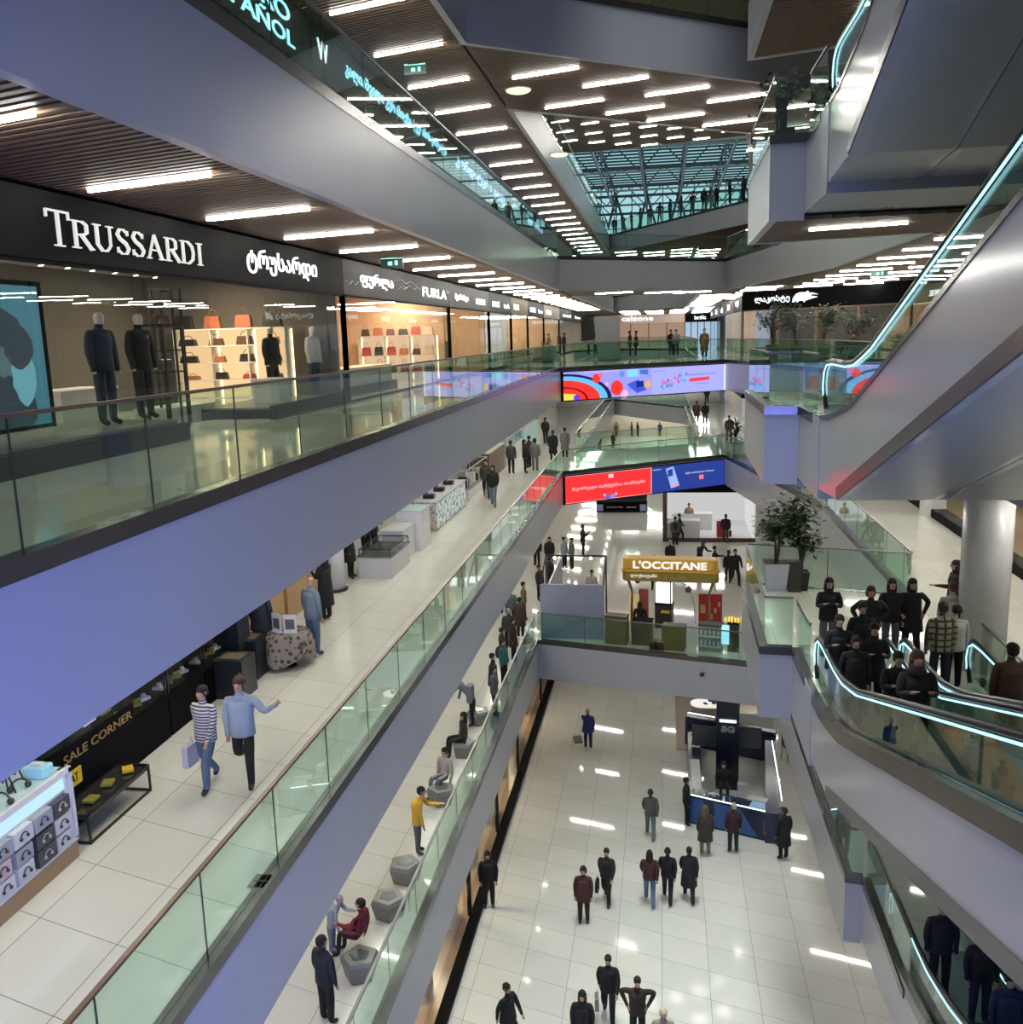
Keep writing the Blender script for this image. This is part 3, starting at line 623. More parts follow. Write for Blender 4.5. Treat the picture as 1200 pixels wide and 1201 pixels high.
bl = [(.08, 2.0, .50, .36, blk, 'large black handbag'), (.34, 2.0, .46, .32, tan, 'brown leather shopper'), (.62, 2.0, .46, .32, tan, 'second brown leather shopper'), (.88, 2.0, .52, .34, blk, 'black shopper with tall handles'),
      (.1, 1.58, .5, .17, blk, 'low black bag'), (.36, 1.58, .4, .18, brn, 'small brown bag'), (.62, 1.58, .45, .22, brn, 'dark brown bag'), (.88, 1.58, .3, .18, tan, 'small tan bag'),
      (.1, 1.15, .5, .18, blk, 'black buckled bag'), (.38, 1.15, .32, .16, tan, 'tan clutch'), (.63, 1.15, .4, .2, blk, 'rounded black bag'), (.88, 1.15, .35, .16, blk, 'flat black bag'),
      (.12, .72, .4, .1, tan, 'flat tan purse'), (.38, .72, .4, .18, blk, 'black box bag'), (.64, .72, .36, .12, redl, 'dark red purse'), (.88, .72, .36, .12, blk, 'black purse')]
rows = {2.0: 'on top of', 1.58: 'on the upper lit board of', 1.15: 'on the middle lit board of', .72: 'on the lower lit board of'}
for f, h, w, hh, m, l in bl: ebag(-12.4+f*3.0, 23.08, h, w, hh, m, l+' standing '+rows[h]+' the glowing yellow shelf')
# platforms, racks, tables
t = thing('display_platform', 'low dark display platform under the two suited mannequins', 'platform', (-9.2, 9.5, 0)); mb = MB(); mb.box(-.9, .95, 0, 5.6, 0, .32); obj('base', mb, black, t); mb = MB(); mb.box(-.9, .96, 0, 5.6, .32, .36); obj('top_slab', mb, mat('platform_top', (.16, .16, .15), .3), t)
t = thing('display_platform', 'low dark display platform under the shirt mannequin', 'platform', (-9.2, 19.2, 0)); mb = MB(); mb.box(-.9, .95, 0, 4.4, 0, .2); obj('base', mb, black, t); mb = MB(); mb.box(-.9, .96, 0, 4.4, .2, .24); obj('top_slab', mb, mat('platform_top', (.16, .16, .15), .3), t)
def rack(x, y, z, w, h, label, rot=0, clothes=0, cm=None):
    t = thing('clothes_rack', label, 'rack', (x, y, z), rot); mb = MB()
    for a in (-w/2, w/2):
        for b in (-.22, .22): mb.beam((b, a, 0), (b, a, h), .04)
        mb.beam((-.22, a, h), (.22, a, h), .04); mb.beam((-.22, a, h*.55), (.22, a, h*.55), .03)
    mb.beam((0, -w/2, h-.05), (0, w/2, h-.05), .03); mb.beam((.22, -w/2, 0), (.22, w/2, 0), .04); mb.beam((-.22, -w/2, 0), (-.22, w/2, 0), .04)
    obj('frame', mb, dark, t); return t
p = atx(255, 515, -9.4); rack(-9.6, 17.3, 0, .7, 2.0, 'tall black metal frame stand in the shop doorway'); rack(-10.0, 18.3, 0, .35, 2.75, 'narrow taller black metal frame behind the doorway stand')
bag(-9.6, 17.3, 1.15, .5, .2, blk, 'black bag inside the tall black frame stand'); bag(-9.6, 17.3, 2.0, .5, .2, brn, 'brown bag on top of the tall black frame stand')
for (x, y, w, d, h, l) in ((-11.2, 16.6, 1.8, .8, .85, 'glass-topped white counter deep in the clothes shop'), (-10.3, 18.9, 1.9, .8, .35, 'low pale display block by the doorway'), (-9.0, 21.0, .7, .6, .8, 'white cube plinth beside the shirt mannequin')):
    t = thing('display_table', l, 'table', (x, y, 0)); mb = MB(); mb.obox((0, 0, 0), (d, w, h-.04)); obj('base', mb, offwhite, t); mb = MB(); mb.obox((0, 0, h-.04), (d+.06, w+.06, .04)); obj('top', mb, offwhite, t)
def track(x, y0, y1, z, n, label, lit=1):
    t = thing('track_light', label, 'spotlights', (x, y0, z)); L = y1-y0
    mb = MB(); mb.box(-.02, .02, 0, L, -.03, 0); obj('rail', mb, dark, t)
    for i in range(n):
        y = L*(i+.5)/n; mb = MB(); mb.tube([(0, y, -.04), (.02, y, -.1)], .012, 6); mb.tube([(.03, y, -.1), (.06, y+.02, -.32)], .055, 10); s = obj('spotlight', mb, dark, t)
        if lit: mb = MB(); mb.tube([(.06, y+.02, -.321), (.061, y+.02, -.33)], .045, 10); obj('bulb', mb, emis('spot_bulb', (1, .9, .7), 12), s)
track(-9.4, 12.8, 17.5, 3.35, 4, 'first track of black spotlights behind the clothes shop window'); track(-10.6, 14.8, 19.3, 3.35, 6, 'second track of lit spotlights above the handbag shelf')
t = thing('lightbox_poster', 'large teal lightbox poster of a person with windswept hair', 'poster', (-8.75, 9.6, .5)); mb = MB(); mb.box(-.1, 0, 0, 2.95, 0, 2.05); obj('frame', mb, black, t)
mb = MB(); PM = [emis('poster_teal', (.03, .15, .20), .8), emis('poster_dark', (.012, .03, .045), .8), emis('poster_skin', (.06, .11, .12), .9), emis('poster_light', (.10, .30, .34), .9), emis('poster_text', (.5, .75, .9), .9)]
def pz(y, z_, k): return (.004+k*.002, y, z_)
mb.add([pz(.06, .06, 0), pz(2.85, .06, 0), pz(2.85, 1.98, 0), pz(.06, 1.98, 0)], [(0, 1, 2, 3)], 0)
def blob(cy, cz, ry, rz, k, mi, n=20, a0=0): mb.add([pz(min(2.85, max(.06, cy+ry*math.cos(a0+2*PI*i/n)*(1+.08*math.sin(3*i)))), min(1.98, max(.06, cz+rz*math.sin(a0+2*PI*i/n)*(1+.06*math.cos(5*i)))), k) for i in range(n)], [tuple(range(n))], mi)
blob(1.5, 1.35, .9, .42, 1, 1); blob(1.35, .98, .5, .4, 2, 2); blob(1.6, 1.42, .8, .3, 3, 1); blob(1.8, .3, .75, .5, 4, 1); blob(.8, .35, .3, .3, 3, 3); blob(2.35, .75, .25, .4, 5, 3); blob(1.95, .95, .16, .2, 6, 2); blob(2.3, 1.15, .3, .3, 7, 1); blob(1.0, .98, .1, .03, 6, 1)
obj('picture', mb, PM, t)
for y in (1.0,): text('lettering', 'TRI  hum', .3, PM[4], (.02, .75, 1.62), (0, 1, 0), parent=t, depth=.004, width=1.1, height=.22)
for a in (12.5, 17.5, 21.5): ptl((-11, a, 3.3), 80, (1, .86, .62))
ptl((-10.8, 21.8, 3.3), 70, (1, .75, .42))
# second shop, peach
furl = mat('grey_sign', (.13, .12, .125), .6, spec=.05); r2 = front(23.87, 36.23, L2, 'handbag shop front with a grey wave-patterned sign and peach interior', furl, mull=6.2, sill=.05)
text('lettering', 'ფურლა', .5, letter, (.01, 1.4, 3.02), (0, 1, 0), parent=r2, width=3.2, height=.42, bold=.004); text('lettering', 'FURLA', .5, letter, (.01, 8.2, 3.02), (0, 1, 0), parent=r2, width=3.6, height=.32, bold=.004)
mb = MB()
for k, (a, b) in enumerate(((.1, 1.2), (4.8, 6.2), (5.6, 7.9), (11.9, 12.3), (4.7, 7.5))):
    mb.tube([(.012, a+(b-a)*i/12, 3.1+.07*k+.05*math.sin(i*1.2+k)) for i in range(13)], .012, 5)
obj('wave_pattern', mb, mat('wave_white', (.6, .6, .6), .4), r2)
room(23.87, 36.23, L2, peach, 4.2, ceil_m=mat('peach_ceiling', (.7, .55, .42), .5))
endshelf(-11.6, -8.6, 35.9, 0, [.35, 1.0, 1.75], 'wide peach wall shelf of handbags in the second shop', back_m=emis('peach_back', (.95, .60, .36), .8), board=cream)
rn = random.Random(2); cs = [blk, tan, brn, redl, cream_l]
for lv_, h in (('top', 1.75), ('middle', 1.0), ('bottom', .35)):
    for i in range(6):
        k = rn.randrange(5); ebag(-11.35+i*.5, 35.7, h, rn.uniform(.3, .42), rn.uniform(.22, .34), cs[k], 'small handbag on the %s board of the peach shelf' % lv_, 'handbags on the %s board of the peach shelf' % lv_)
shelfunit(28.0, 33.5, 0, -12.2, [.35, 1.0, 1.75], 'long side shelf on the left wall of the peach shop', back_m=emis('peach_back', (.95, .60, .36), .8), board=cream)
t = thing('poster', 'tall dark blue floral poster inside the peach shop', 'poster', (-10.3, 26.3, .3)); mb = MB(); mb.box(-.04, 0, 0, 1.5, 0, 2.0); obj('panel', mb, mat('poster_navy', (.01, .02, .06), .3), t)
mb = MB()
for i in range(26): mb.lathe((.005, .2+1.1*rn.random(), .15+1.7*rn.random()), [(.02+.1*rn.random(), 0), (.01, .004)], 7, rn.randrange(3))
mb.v = [(.004+abs(v[2]*0)+.0002*i, v[1], v[2]) for i, v in enumerate(mb.v)]
obj('flower_print', mb, [emis('pb1', (.1, .15, .6), .8), emis('pb2', (.4, .3, .5), .8), emis('pb3', (.5, .12, .12), .7)], t)
t = thing('display_table', 'pale display table with a dark plinth inside the peach shop', 'table', (-9.6, 28.3, 0)); mb = MB(); mb.obox((0, 0, .25), (1.0, 6.0, .55)); obj('top', mb, cream, t); mb = MB(); mb.obox((0, 0, 0), (1.2, 6.6, .25)); obj('base', mb, black, t)
for y in (25.5, 29, 32.5, 35): ptl((-10, y, 3.3), 120, (1, .74, .50))
# further shops on the same side
def bodies(z): return None
spec = [(36.23, 44.8, 'შეინ სახლი', 'ELEGANCE', greyw, 'dark shop front with two white names next to the peach shop', 'warm'), (44.8, 51.5, 'smart', 'tech', mat('slate', (.05, .055, .06), .6, spec=.05), 'dark shop front with blue-white lettering and glass display', 'cool'),
        (51.5, 58, 'THE GEL', '', mat('gold_panel', (.22, .17, .09), .6, spec=.1), 'gold-framed shop front past the blue-lettered one', 'warm'), (58, 66, 'nova', 'bon', black, 'distant black shop front with white box letters', 'warm'),
        (66, 76, 'casa', '', mat('cream_sign', (.3, .27, .2), .6, spec=.1), 'distant shop front with a cream sign', 'warm'), (76, 98, 'mod', 'luxe', black, 'farthest dark shop front on the left', 'cool')]
for a, b, t1, t2, sm, lab, tone in spec:
    r_ = front(a, b, L2, lab, sm, mull=2.2, sill=.1)
    if t1: text('lettering', t1, .4, letter, (.01, (b-a)*.12, 3.02), (0, 1, 0), parent=r_, width=(b-a)*.3, height=.3, bold=.004)
    if t2: text('lettering', t2, .4, letter, (.01, (b-a)*.62, 3.02), (0, 1, 0), parent=r_, width=(b-a)*.25, height=.25, bold=.004)
    room(a, b, L2, peach if tone == 'warm' else cream, 3.2)
    for y in (a+(b-a)*.3, a+(b-a)*.75): ptl((-9.6, y, 3.3), 90, (1, .75, .45) if tone == 'warm' else (.9, .95, 1))
    # stock on rails and shelves
    for k in range(3):
        y = a+(b-a)*(k+.5)/3
        o = thing('clothes_rail', 'rail of dark clothes inside the '+lab.replace(' with blue-white lettering and glass display',' with blue letters').replace(' with two white names next to the peach shop',' beside the peach shop'), 'rack', (-10.2, y, 0), group='clothes rails in the far shops'); mb = MB(); mb.beam((0, -.8, 1.5), (0, .8, 1.5), .03); mb.beam((0, -.8, 0), (0, -.8, 1.5), .03); mb.beam((0, .8, 0), (0, .8, 1.5), .03); obj('frame', mb, dark, o)
        for j in range(6): mb = MB(); mb.add([(-.2, -.65+.24*j, 1.45), (.2, -.65+.24*j, 1.45), (.24, -.65+.24*j, .5), (-.24, -.65+.24*j, .5), (-.2, -.55+.24*j, 1.45), (.2, -.55+.24*j, 1.45), (.24, -.53+.24*j, .5), (-.24, -.53+.24*j, .5)], [(0, 1, 2, 3), (7, 6, 5, 4), (0, 4, 5, 1), (1, 5, 6, 2), (2, 6, 7, 3), (3, 7, 4, 0)]); obj('garment', mb, [blk, greyw, cream_l, blk][j % 4], o)
# shops on the floor above (x = -8.1)
for a, b, lab, tone in ((10, 22.6, 'upper shop front with big cyan two-line lettering', 'warm'), (22.6, 37.5, 'upper shop front with a long line of cyan letters', 'cool'), (37.5, 51, 'upper shop front with tall blue-white letters', 'cool'), (51, 75, 'farthest upper shop front with small blue letters', 'cool')):
    r_ = front(a, b, L3, lab, black, zs=2.45, h=1.15, mull=3.0, sill=.05)
    room(a, b, L3, cream if tone == 'warm' else mat('taupe_wall', (.22, .21, .18), .5), 3.5)
    ptl((-9.8, (a+b)/2, L3+3.2), 70 if tone == 'warm' else 30, (1, .9, .7)); ptl((-9.8, a+2, L3+3.2), 50, (1, .9, .7))
    if a == 10:
        text('lettering', 'ERO', .5, cyl_l, (.01, 19.2-a, 3.12), (0, 1, 0), parent=r_, width=2.1, height=.38, bold=.004); text('lettering', 'PAÑOL', .5, cyl_l, (.01, 18.3-a, 2.66), (0, 1, 0), parent=r_, width=3.2, height=.40, bold=.004)
    elif a == 22.6:
        text('lettering', 'ᲥᲐᲠᲗᲣᲚᲘ', .5, cyl_l, (.01, 25.2-a, 2.85), (0, 1, 0), parent=r_, width=.1, height=.1) if False else None
        text('lettering', 'W', .5, letter, (.01, 23.0-a, 2.9), (0, 1, 0), parent=r_, width=.7, height=.45)
        text('lettering', 'კალიაშვილი კერიმთეზა', .5, cyl_l, (.01, 25.0-a, 2.95), (0, 1, 0), parent=r_, width=6.6, height=.42, bold=.004); text('lettering', '| ვერიმოს კონტაქტი', .5, cyl_l, (.01, 31.9-a, 2.95), (0, 1, 0), parent=r_, width=4.8, height=.42, bold=.004)
    elif a == 37.5:
        text('lettering', 'კონდიტერი კაფე', .5, emis('blue_letters', (.35, .5, 1), 2.6), (.01, 38.4-a, 2.9), (0, 1, 0), parent=r_, width=11.8, height=.55, bold=.004)
    else:
        text('lettering', 'ლიმონი', .5, emis('blue_letters', (.35, .5, 1), 2.6), (.01, 8, 2.9), (0, 1, 0), parent=r_, width=7, height=.5, bold=.004)
track(-9.2, 12, 21.5, L3+2.9, 7, 'track of round spotlights under the big cyan letters')
# ------------------------------------------------------------------ right side: shop with the crocodile sign
A_, B_ = Vector((4.6, 58.2)), Vector((15.5, 46.6)); dv = (B_-A_).normalized(); nv = Vector((dv.y, -dv.x)); LL = (B_-A_).length; ang = math.atan2(dv.y, dv.x)
r_ = thing('storefront', 'black shop front with a white crocodile emblem on its sign', 'shop front', (A_.x, A_.y, L2), ang)
mb = MB(); mb.box(0, LL, 0, .2, 2.65, 3.72); obj('sign_panel', mb, black, r_)
text('lettering', 'ლაკოსტე', .5, letter, (1.0, -.02, 3.0), (1, 0, 0), parent=r_, width=2.5, height=.42, bold=.004)
mb = MB(); P = [(3.75, 3.2), (3.95, 3.42), (4.25, 3.5), (4.6, 3.48), (4.75, 3.56), (4.8, 3.46), (5.05, 3.44), (5.45, 3.33), (5.05, 3.36), (4.85, 3.3), (5.4, 3.2), (4.95, 3.12), (4.6, 3.05), (4.5, 2.95), (4.42, 3.06), (4.15, 3.05), (4.05, 2.95), (4.0, 3.1), (3.85, 3.0), (3.72, 2.98)]
mb.add([(x, -.04, z) for x, z in P]+[(x, 0, z) for x, z in P], [tuple(range(len(P))), tuple(range(2*len(P)-1, len(P)-1, -1))]+[(i, (i+1) % len(P), len(P)+(i+1) % len(P), len(P)+i) for i in range(len(P))]); obj('crocodile_emblem', mb, letter, r_)
for i in range(6): mb = MB(); mb.box(LL*i/6+.03, LL*(i+1)/6-.03, .05, .065, .1, 2.65); obj('shop_window', mb, sglass, r_)
mb = MB()
for i in range(7): mb.box(LL*i/6-.06, LL*i/6+.06, 0, .15, 0, 2.65)
mb.box(0, LL, .0, .15, 2.6, 2.66)
obj('frame', mb, mat('wood_post', (.28, .18, .10), .4), r_)
mb = MB(); mb.box(0, LL, 3.4, 3.5, 0, 3.6); struct('wall_shop', MB().add([( A_.x+dv.x*v[0]-nv.x*v[1], A_.y+dv.y*v[0]-nv.y*v[1], v[2]) for v in mb.v], mb.f), [greyw])
for s in (.25, .55, .8): q = A_+dv*(LL*s)-nv*1.8; ptl((q.x, q.y, 3.3), 16, (1, .8, .55))
# right corridor beyond it, all levels
for z, w_ in ((L2, 'eye-level'), (L1, 'middle')):
    for k in range(5):
        y0 = 58.5+k*8; r_ = thing('storefront', 'narrow distant shop front %s along the %s right corridor' % (['nearest', 'second', 'third', 'fourth', 'farthest'][k], w_), 'shop front', (4.7, y0, z))
        mb = MB(); mb.box(0, .2, .1, 7.9, 2.7, 3.6); obj('sign_panel', mb, [black, greyw, black, furl, black][k], r_)
        text('lettering', ['mango', 'ZONE', 'sofia', 'kids', 'rio'][k], .4, letter, (-.01, 6, 2.95), (0, -1, 0), parent=r_, width=2.5, height=.4, bold=.004)
        for j in range(3): mb = MB(); mb.box(.05, .065, .1+2.6*j, 2.6+2.6*j, .1, 2.7); obj('shop_window', mb, sglass, r_)
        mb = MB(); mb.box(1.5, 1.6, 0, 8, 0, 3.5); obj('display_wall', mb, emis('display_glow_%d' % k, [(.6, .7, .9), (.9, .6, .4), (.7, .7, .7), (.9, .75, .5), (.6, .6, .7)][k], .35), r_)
# far end wall fronts on L2 seen between the corridors
for (x0, x1, y, lab, c, e) in ((-7.8, 2.5, 112, 'distant peach-lit shop across the far opening', (.9, .55, .38), .3), (2.6, 6.5, 118, 'distant blue-lit shop at the end of the right corridor', (.5, .7, .95), .6)):
    r_ = thing('storefront', lab, 'shop front', (x0, y, L2)); W = x1-x0
    mb = MB(); mb.box(0, W, 0, .2, 2.6, 3.6); obj('sign_panel', mb, mat('blush_sign', (.35, .27, .24), .5) if x0 < 0 else black, r_)
    text('lettering', 'bershka' if x0 > 0 else 'calzone', .5, letter, (W*.3, -.02, 2.9), (1, 0, 0), parent=r_, width=W*.35, height=.5, bold=.004)
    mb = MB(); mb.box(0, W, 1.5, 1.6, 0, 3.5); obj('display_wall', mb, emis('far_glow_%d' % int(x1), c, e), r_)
    mb = MB(); [mb.box(W*i/5-.05, W*i/5+.05, 0, .1, 0, 2.6) for i in range(6)]; obj('frame', mb, dark, r_)
# L1: store wall behind the counters, L0 store, right store
for k in range(10):
    y0 = 8+k*9.2; r_ = thing('storefront', 'dark shop front behind the counters of the long walkway', 'shop front', (-11.2, y0, L1), group='dark shop fronts behind the counter row')
    mb = MB(); mb.box(-.1, 0, .05, 9.1, 0, 3.6); obj('panel', mb, mat('charcoal_panel', (.03, .03, .032), .25), r_); mb = MB(); mb.box(0, .02, .5, 8.6, .3, 2.6); obj('shop_window', mb, emis('dim_window', (.25, .2, .14), .35), r_)
r_ = thing('storefront', 'bright white phone shop at the back of the perfume stand floor', 'shop front', (.15, 54.4, L0))
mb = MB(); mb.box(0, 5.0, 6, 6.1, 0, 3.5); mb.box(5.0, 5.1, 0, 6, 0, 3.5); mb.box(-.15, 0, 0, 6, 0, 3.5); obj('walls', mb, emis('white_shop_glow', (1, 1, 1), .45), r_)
mb = MB(); mb.box(0, 5.0, 0, 6, .0, .06); obj('shop_floor', mb, mat('white_gloss', (.8, .8, .8), .15), r_); mb = MB(); mb.box(-.1, 5.1, -.12, .02, 0, .22); mb.box(-.15, .1, -.1, .1, 0, 3.2); obj('threshold', mb, mat('dark_wood', (.05, .02, .015), .4), r_)
mb = MB(); mb.box(-.1, 5.1, -.1, .05, 2.9, 3.55); obj('sign_panel', mb, black, r_)
for (x, y, w, d, c, l) in ((1.0, 1.2, 2.0, .8, offwhite, 'long white counter in the white phone shop'), (3.3, 1.4, .6, .9, redl, 'red counter end in the white phone shop'), (1.6, 3.4, 2.4, .8, offwhite, 'rear white counter in the white phone shop'), (.4, .9, .6, 1.2, mat('pale_grey', (.5, .5, .5), .3), 'short grey counter at the phone shop entrance')):
    t = thing('shop_counter', l, 'counter', (.15+x, 54.4+y, L0+.06)); mb = MB(); mb.obox((0, 0, 0), (w, d, .95)); obj('base', mb, c, t); mb = MB(); mb.obox((0, 0, .95), (w+.05, d+.05, .04)); mb.obox((0, 0, .99), (w*.8, d*.5, .02)); obj('top', mb, offwhite, t)
ptl((2.6, 57.2, L0+3.3), 60, (1, 1, 1), 1.2)
for k in range(6):
    y0 = 63+k*0; break
w = MB(); w.box(-24, 5.3, 112, 112.3, L0, L1+F); w.box(5.3, 24, 56, 56.3, L0, L1+F); w.box(-9.3, -9, 60, 112, L0, L1+F); struct('wall_back', w, [cream])
# right store on the crowd level
r_ = thing('storefront', 'dark glass-fronted shop along the right walkway behind the column', 'shop front', (9.5, 24.5, L1))
mb = MB(); mb.box(0, .5, 0, 14.5, 0, .28); obj('plinth', mb, black, r_)
for i in range(6): mb = MB(); mb.box(.02, .035, 2.4*i, 2.4*i+2.35, .28, 3.0); obj('shop_window', mb, sglass, r_)
mb = MB(); mb.box(-.05, .2, 0, 14.5, 3.0, 3.6); obj('sign_panel', mb, black, r_); mb = MB(); mb.box(3.5, 3.6, 0, 14.5, 0, 3.5); obj('back_wall', mb, mat('ochre_wall', (.30, .18, .08), .5), r_)
mb = MB(); mb.box(.5, 3.5, 0, 14.5, .0, .1); obj('shop_floor', mb, mat('ochre_floor', (.4, .27, .13), .3), r_)
ptl((11.2, 28, L1+3.3), 60, (1, .85, .6)); ptl((11.2, 34, L1+3.3), 60, (1, .95, .9))
p = at(1086, 606, L1); t = thing('display_pillar', 'square white pillar with a small blue sign on the right walkway', 'pillar', (p.x+.3, p.y+.3, L1)); mb = MB(); mb.obox((0, 0, 0), (.75, .6, 3.55)); obj('body', mb, offwhite, t)
w = MB(); w.box(9.6, 9.8, 39, 58, L1, L1+3.6); w.box(16, 16.2, 24, 56, L2, L3+F+.1); struct('wall_corridor', w, [greyw])
# ground floor: left shops with black ledge
r_ = thing('storefront', 'ground floor shop front with a long black ledge under the lower balustrade', 'shop front', (-5.45, 8, G))
mb = MB(); mb.box(-.30, .0, 0, 42, 0, .14); obj('ledge', mb, black, r_)
for i in range(17): mb = MB(); mb.box(-.29, -.275, 2.45*i, 2.45*i+2.4, .14, 3.6); obj('shop_window', mb, sglass, r_)
mb = MB()
for i in (4, 7, 9, 11, 14): mb.box(-.36, -.24, 2.45*i-.06, 2.45*i+.06, .14, 3.6)
mb.box(-.36, -.24, 0, 42, 3.5, 3.6); obj('frame', mb, dark, r_); mb = MB(); mb.box(-3.6, -3.5, 0, 42, 0, 3.6); obj('back_wall', mb, mat('amber_wall', (.42, .28, .16), .5), r_)
mb = MB(); mb.box(-3.5, -.30, 0, 42, 0, .12); obj('shop_floor', mb, mat('blush_floor', (.50, .36, .25), .25), r_)
for y in (14, 20, 26, 32, 40): ptl((-7.2, y, G+3.4), 90, (1, .82, .55))
rn = random.Random(11)
for k in range(10):
    y = 12+k*3.2; t = thing('display_pedestal', 'glass-topped jewellery pedestal behind the ground floor shop window', 'display', (-6.35, y, G+.12), group='pedestals in the ground floor window'); mb = MB(); mb.obox((0, 0, 0), (.45, .8, .9)); obj('base', mb, oak if k % 2 else offwhite, t); mb = MB(); mb.lathe((0, 0, .9), [(.16, 0), (.2, .2), (.06, .35), (.14, .5)], 12); obj('ornament', mb, mat('gold', (.7, .5, .25), .2, metal=1), t)

p = aty(702, 402, 56.8); p2 = aty(727, 402, 56.8); p3 = aty(702, 372, 56.8); t = thing('grey_partition', 'slanted grey partition at the far end of the eye-level bridge', 'partition', (p.x, 56.4, L2)); w_ = p2.x-p.x; h_ = p3.z
mb = MB(); mb.add([(0, 0, 0), (w_*1.05, 0, 0), (w_, 0, h_), (-.25, 0, h_), (0, .15, 0), (w_*1.05, .15, 0), (w_, .15, h_), (-.25, .15, h_)], [(0, 1, 2, 3), (7, 6, 5, 4), (0, 4, 5, 1), (1, 5, 6, 2), (2, 6, 7, 3), (3, 7, 4, 0)]); obj('panel', mb, mat('partition_grey', (.28, .28, .29), .4), t); mb = MB(); mb.box(0, w_, -.1, .25, 0, .06); obj('foot', mb, dark, t)
# ------------------------------------------------------------------ counters and kiosks on the long walkway (L1)
def counter(x0, x1, y0, y1, z, h, label, base, top, name='display_counter', cat='counter', glass_h=0, cell=None):
    t = thing(name, label, cat, (x0, y0, z)); w, d = x1-x0, y1-y0
    mb = MB(); mb.box(0, w, 0, d, 0, h); obj('base', mb, base, t); mb = MB(); mb.box(-.03, w+.03, -.03, d+.03, h, h+.04); obj('top', mb, top, t)
    if glass_h:
        mb = MB(); mb.box(.03, w-.03, .03, d-.03, h+.04, h+glass_h); obj('glass_case', mb, sglass, t)
        mb = MB()
        for a in (.02, w-.04):
            for b in (.02, d-.04): mb.box(a, a+.025, b, b+.025, h+.04, h+glass_h+.02)
            mb.box(a, a+.025, .02, d-.02, h+glass_h, h+glass_h+.025)
        for b in (.02, d-.04): mb.box(.02, w-.02, b, b+.025, h+glass_h, h+glass_h+.025)
        obj('case_frame', mb, dark if base is not offwhite else offwhite, t)
    return t
t = thing('headphone_counter', 'white counter with a brown base and a front packed with headphone boxes', 'counter', (-9.3, 4.0, L1))
mb = MB(); mb.box(0, 1.42, 0, 6.7, 0, .28); obj('base', mb, oak, t)
mb = MB(); mb.box(0, 1.38, 0, 6.68, .28, 1.02); mb.box(1.3, 1.42, 6.6, 6.7, .28, 1.3); obj('body', mb, offwhite, t)
mb = MB(); mb.box(0, 1.4, 0, 6.7, 1.26, 1.30); mb.box(0, .3, 0, 6.68, 1.02, 1.26); obj('top', mb, mat('lit_glass_top', (.55, .75, .78), .08), t)
mb = MB(); mb.box(1.3, 1.39, .05, 6.6, 1.04, 1.24); obj('light_strip', mb, emis('cool_strip', (.55, .85, .95), .8), t)
mb = MB(); mb.box(1.38, 1.44, 0, 6.72, 1.24, 1.32); mb.box(1.38, 1.44, 0, 6.72, .26, .31); mb.box(1.38, 1.44, 6.66, 6.72, .28, 1.3); obj('edge_frame', mb, offwhite, t)
rn = random.Random(5); bc = [mat('box_white', (.62, .62, .62), .4), mat('box_black', (.05, .05, .055), .4), mat('box_teal', (.25, .5, .47), .4), mat('box_grey', (.35, .36, .38), .4), mat('box_pink', (.6, .45, .45), .4)]
hp = mat('headphone_black', (.03, .03, .03), .3)
for r_i in range(3):
    for k in range(17):
        yy = 4.0+.08+k*.385; b = thing('product_box', 'headphone box in the %s row of the white counter front' % ['lower', 'middle', 'upper'][r_i], 'product box', (-7.92, yy, L1+.32+.235*r_i), group='headphone boxes on the counter front')
        w, h = rn.uniform(.28, .36), rn.uniform(.19, .22); c = rn.choice([0, 0, 1, 3, 3, 2, 4]); mb = MB(); mb.box(0, .09, 0, w, 0, h); obj('carton', mb, bc[c], b)
        mb = MB(); mb.tube([(.098, w/2+.065*math.cos(a), h*.45+.065*math.sin(a)) for a in [PI*i/10 for i in range(-1, 12)]], .008, 5); mb.ball((.098, w/2-.065, h*.42), .024, 8, 5); mb.ball((.098, w/2+.065, h*.42), .024, 8, 5); obj('headphone_picture', mb, hp if c != 1 else bc[3], b)
for (x, y) in ((-8.4, 10.3), (-8.25, 9.95), (-8.6, 10.05), (-8.35, 9.6)):
    b = thing('mini_tripod', 'small black tripod standing on the lit counter top', 'tripod', (x, y, L1+1.3), group='tripods on the headphone counter'); mb = MB()
    for a in range(3): mb.tube([(0, 0, .42), (.14*math.cos(a*2.1), .14*math.sin(a*2.1), 0)], .012, 5)
    obj('legs', mb, dark, b); mb = MB(); mb.obox((0, 0, .4), (.12, .08, .12), .3); obj('head', mb, dark, b)
for i, (x, y) in enumerate(((-8.08, 9.65), (-8.1, 10.02), (-8.5, 9.8))):
    b = thing('headphones', 'black headphones lying on the lit counter top', 'headphones', (x, y, L1+1.3), i, group='headphones on the lit counter'); mb = MB(); mb.tube([(.11*math.cos(a), .02, .04+.11*math.sin(a)) for a in [PI*i/10 for i in range(11)]], .013, 6); obj('band', mb, hp, b)
    for s in (-.11, .11): mb = MB(); mb.ball((s, .02, .045), .045, 10, 6); obj('ear_cup', mb, hp, b)
b = thing('tissue_box', 'clear teal box at the end of the lit counter', 'box', (-8.12, 10.42, L1+1.3)); mb = MB(); mb.obox((0, 0, 0), (.3, .22, .16)); obj('body', mb, mat('pale_cyan', (.4, .75, .78), .2), b, bevel=.02); mb = MB(); mb.obox((0, 0, .16), (.14, .08, .03)); obj('lid', mb, offwhite, b)
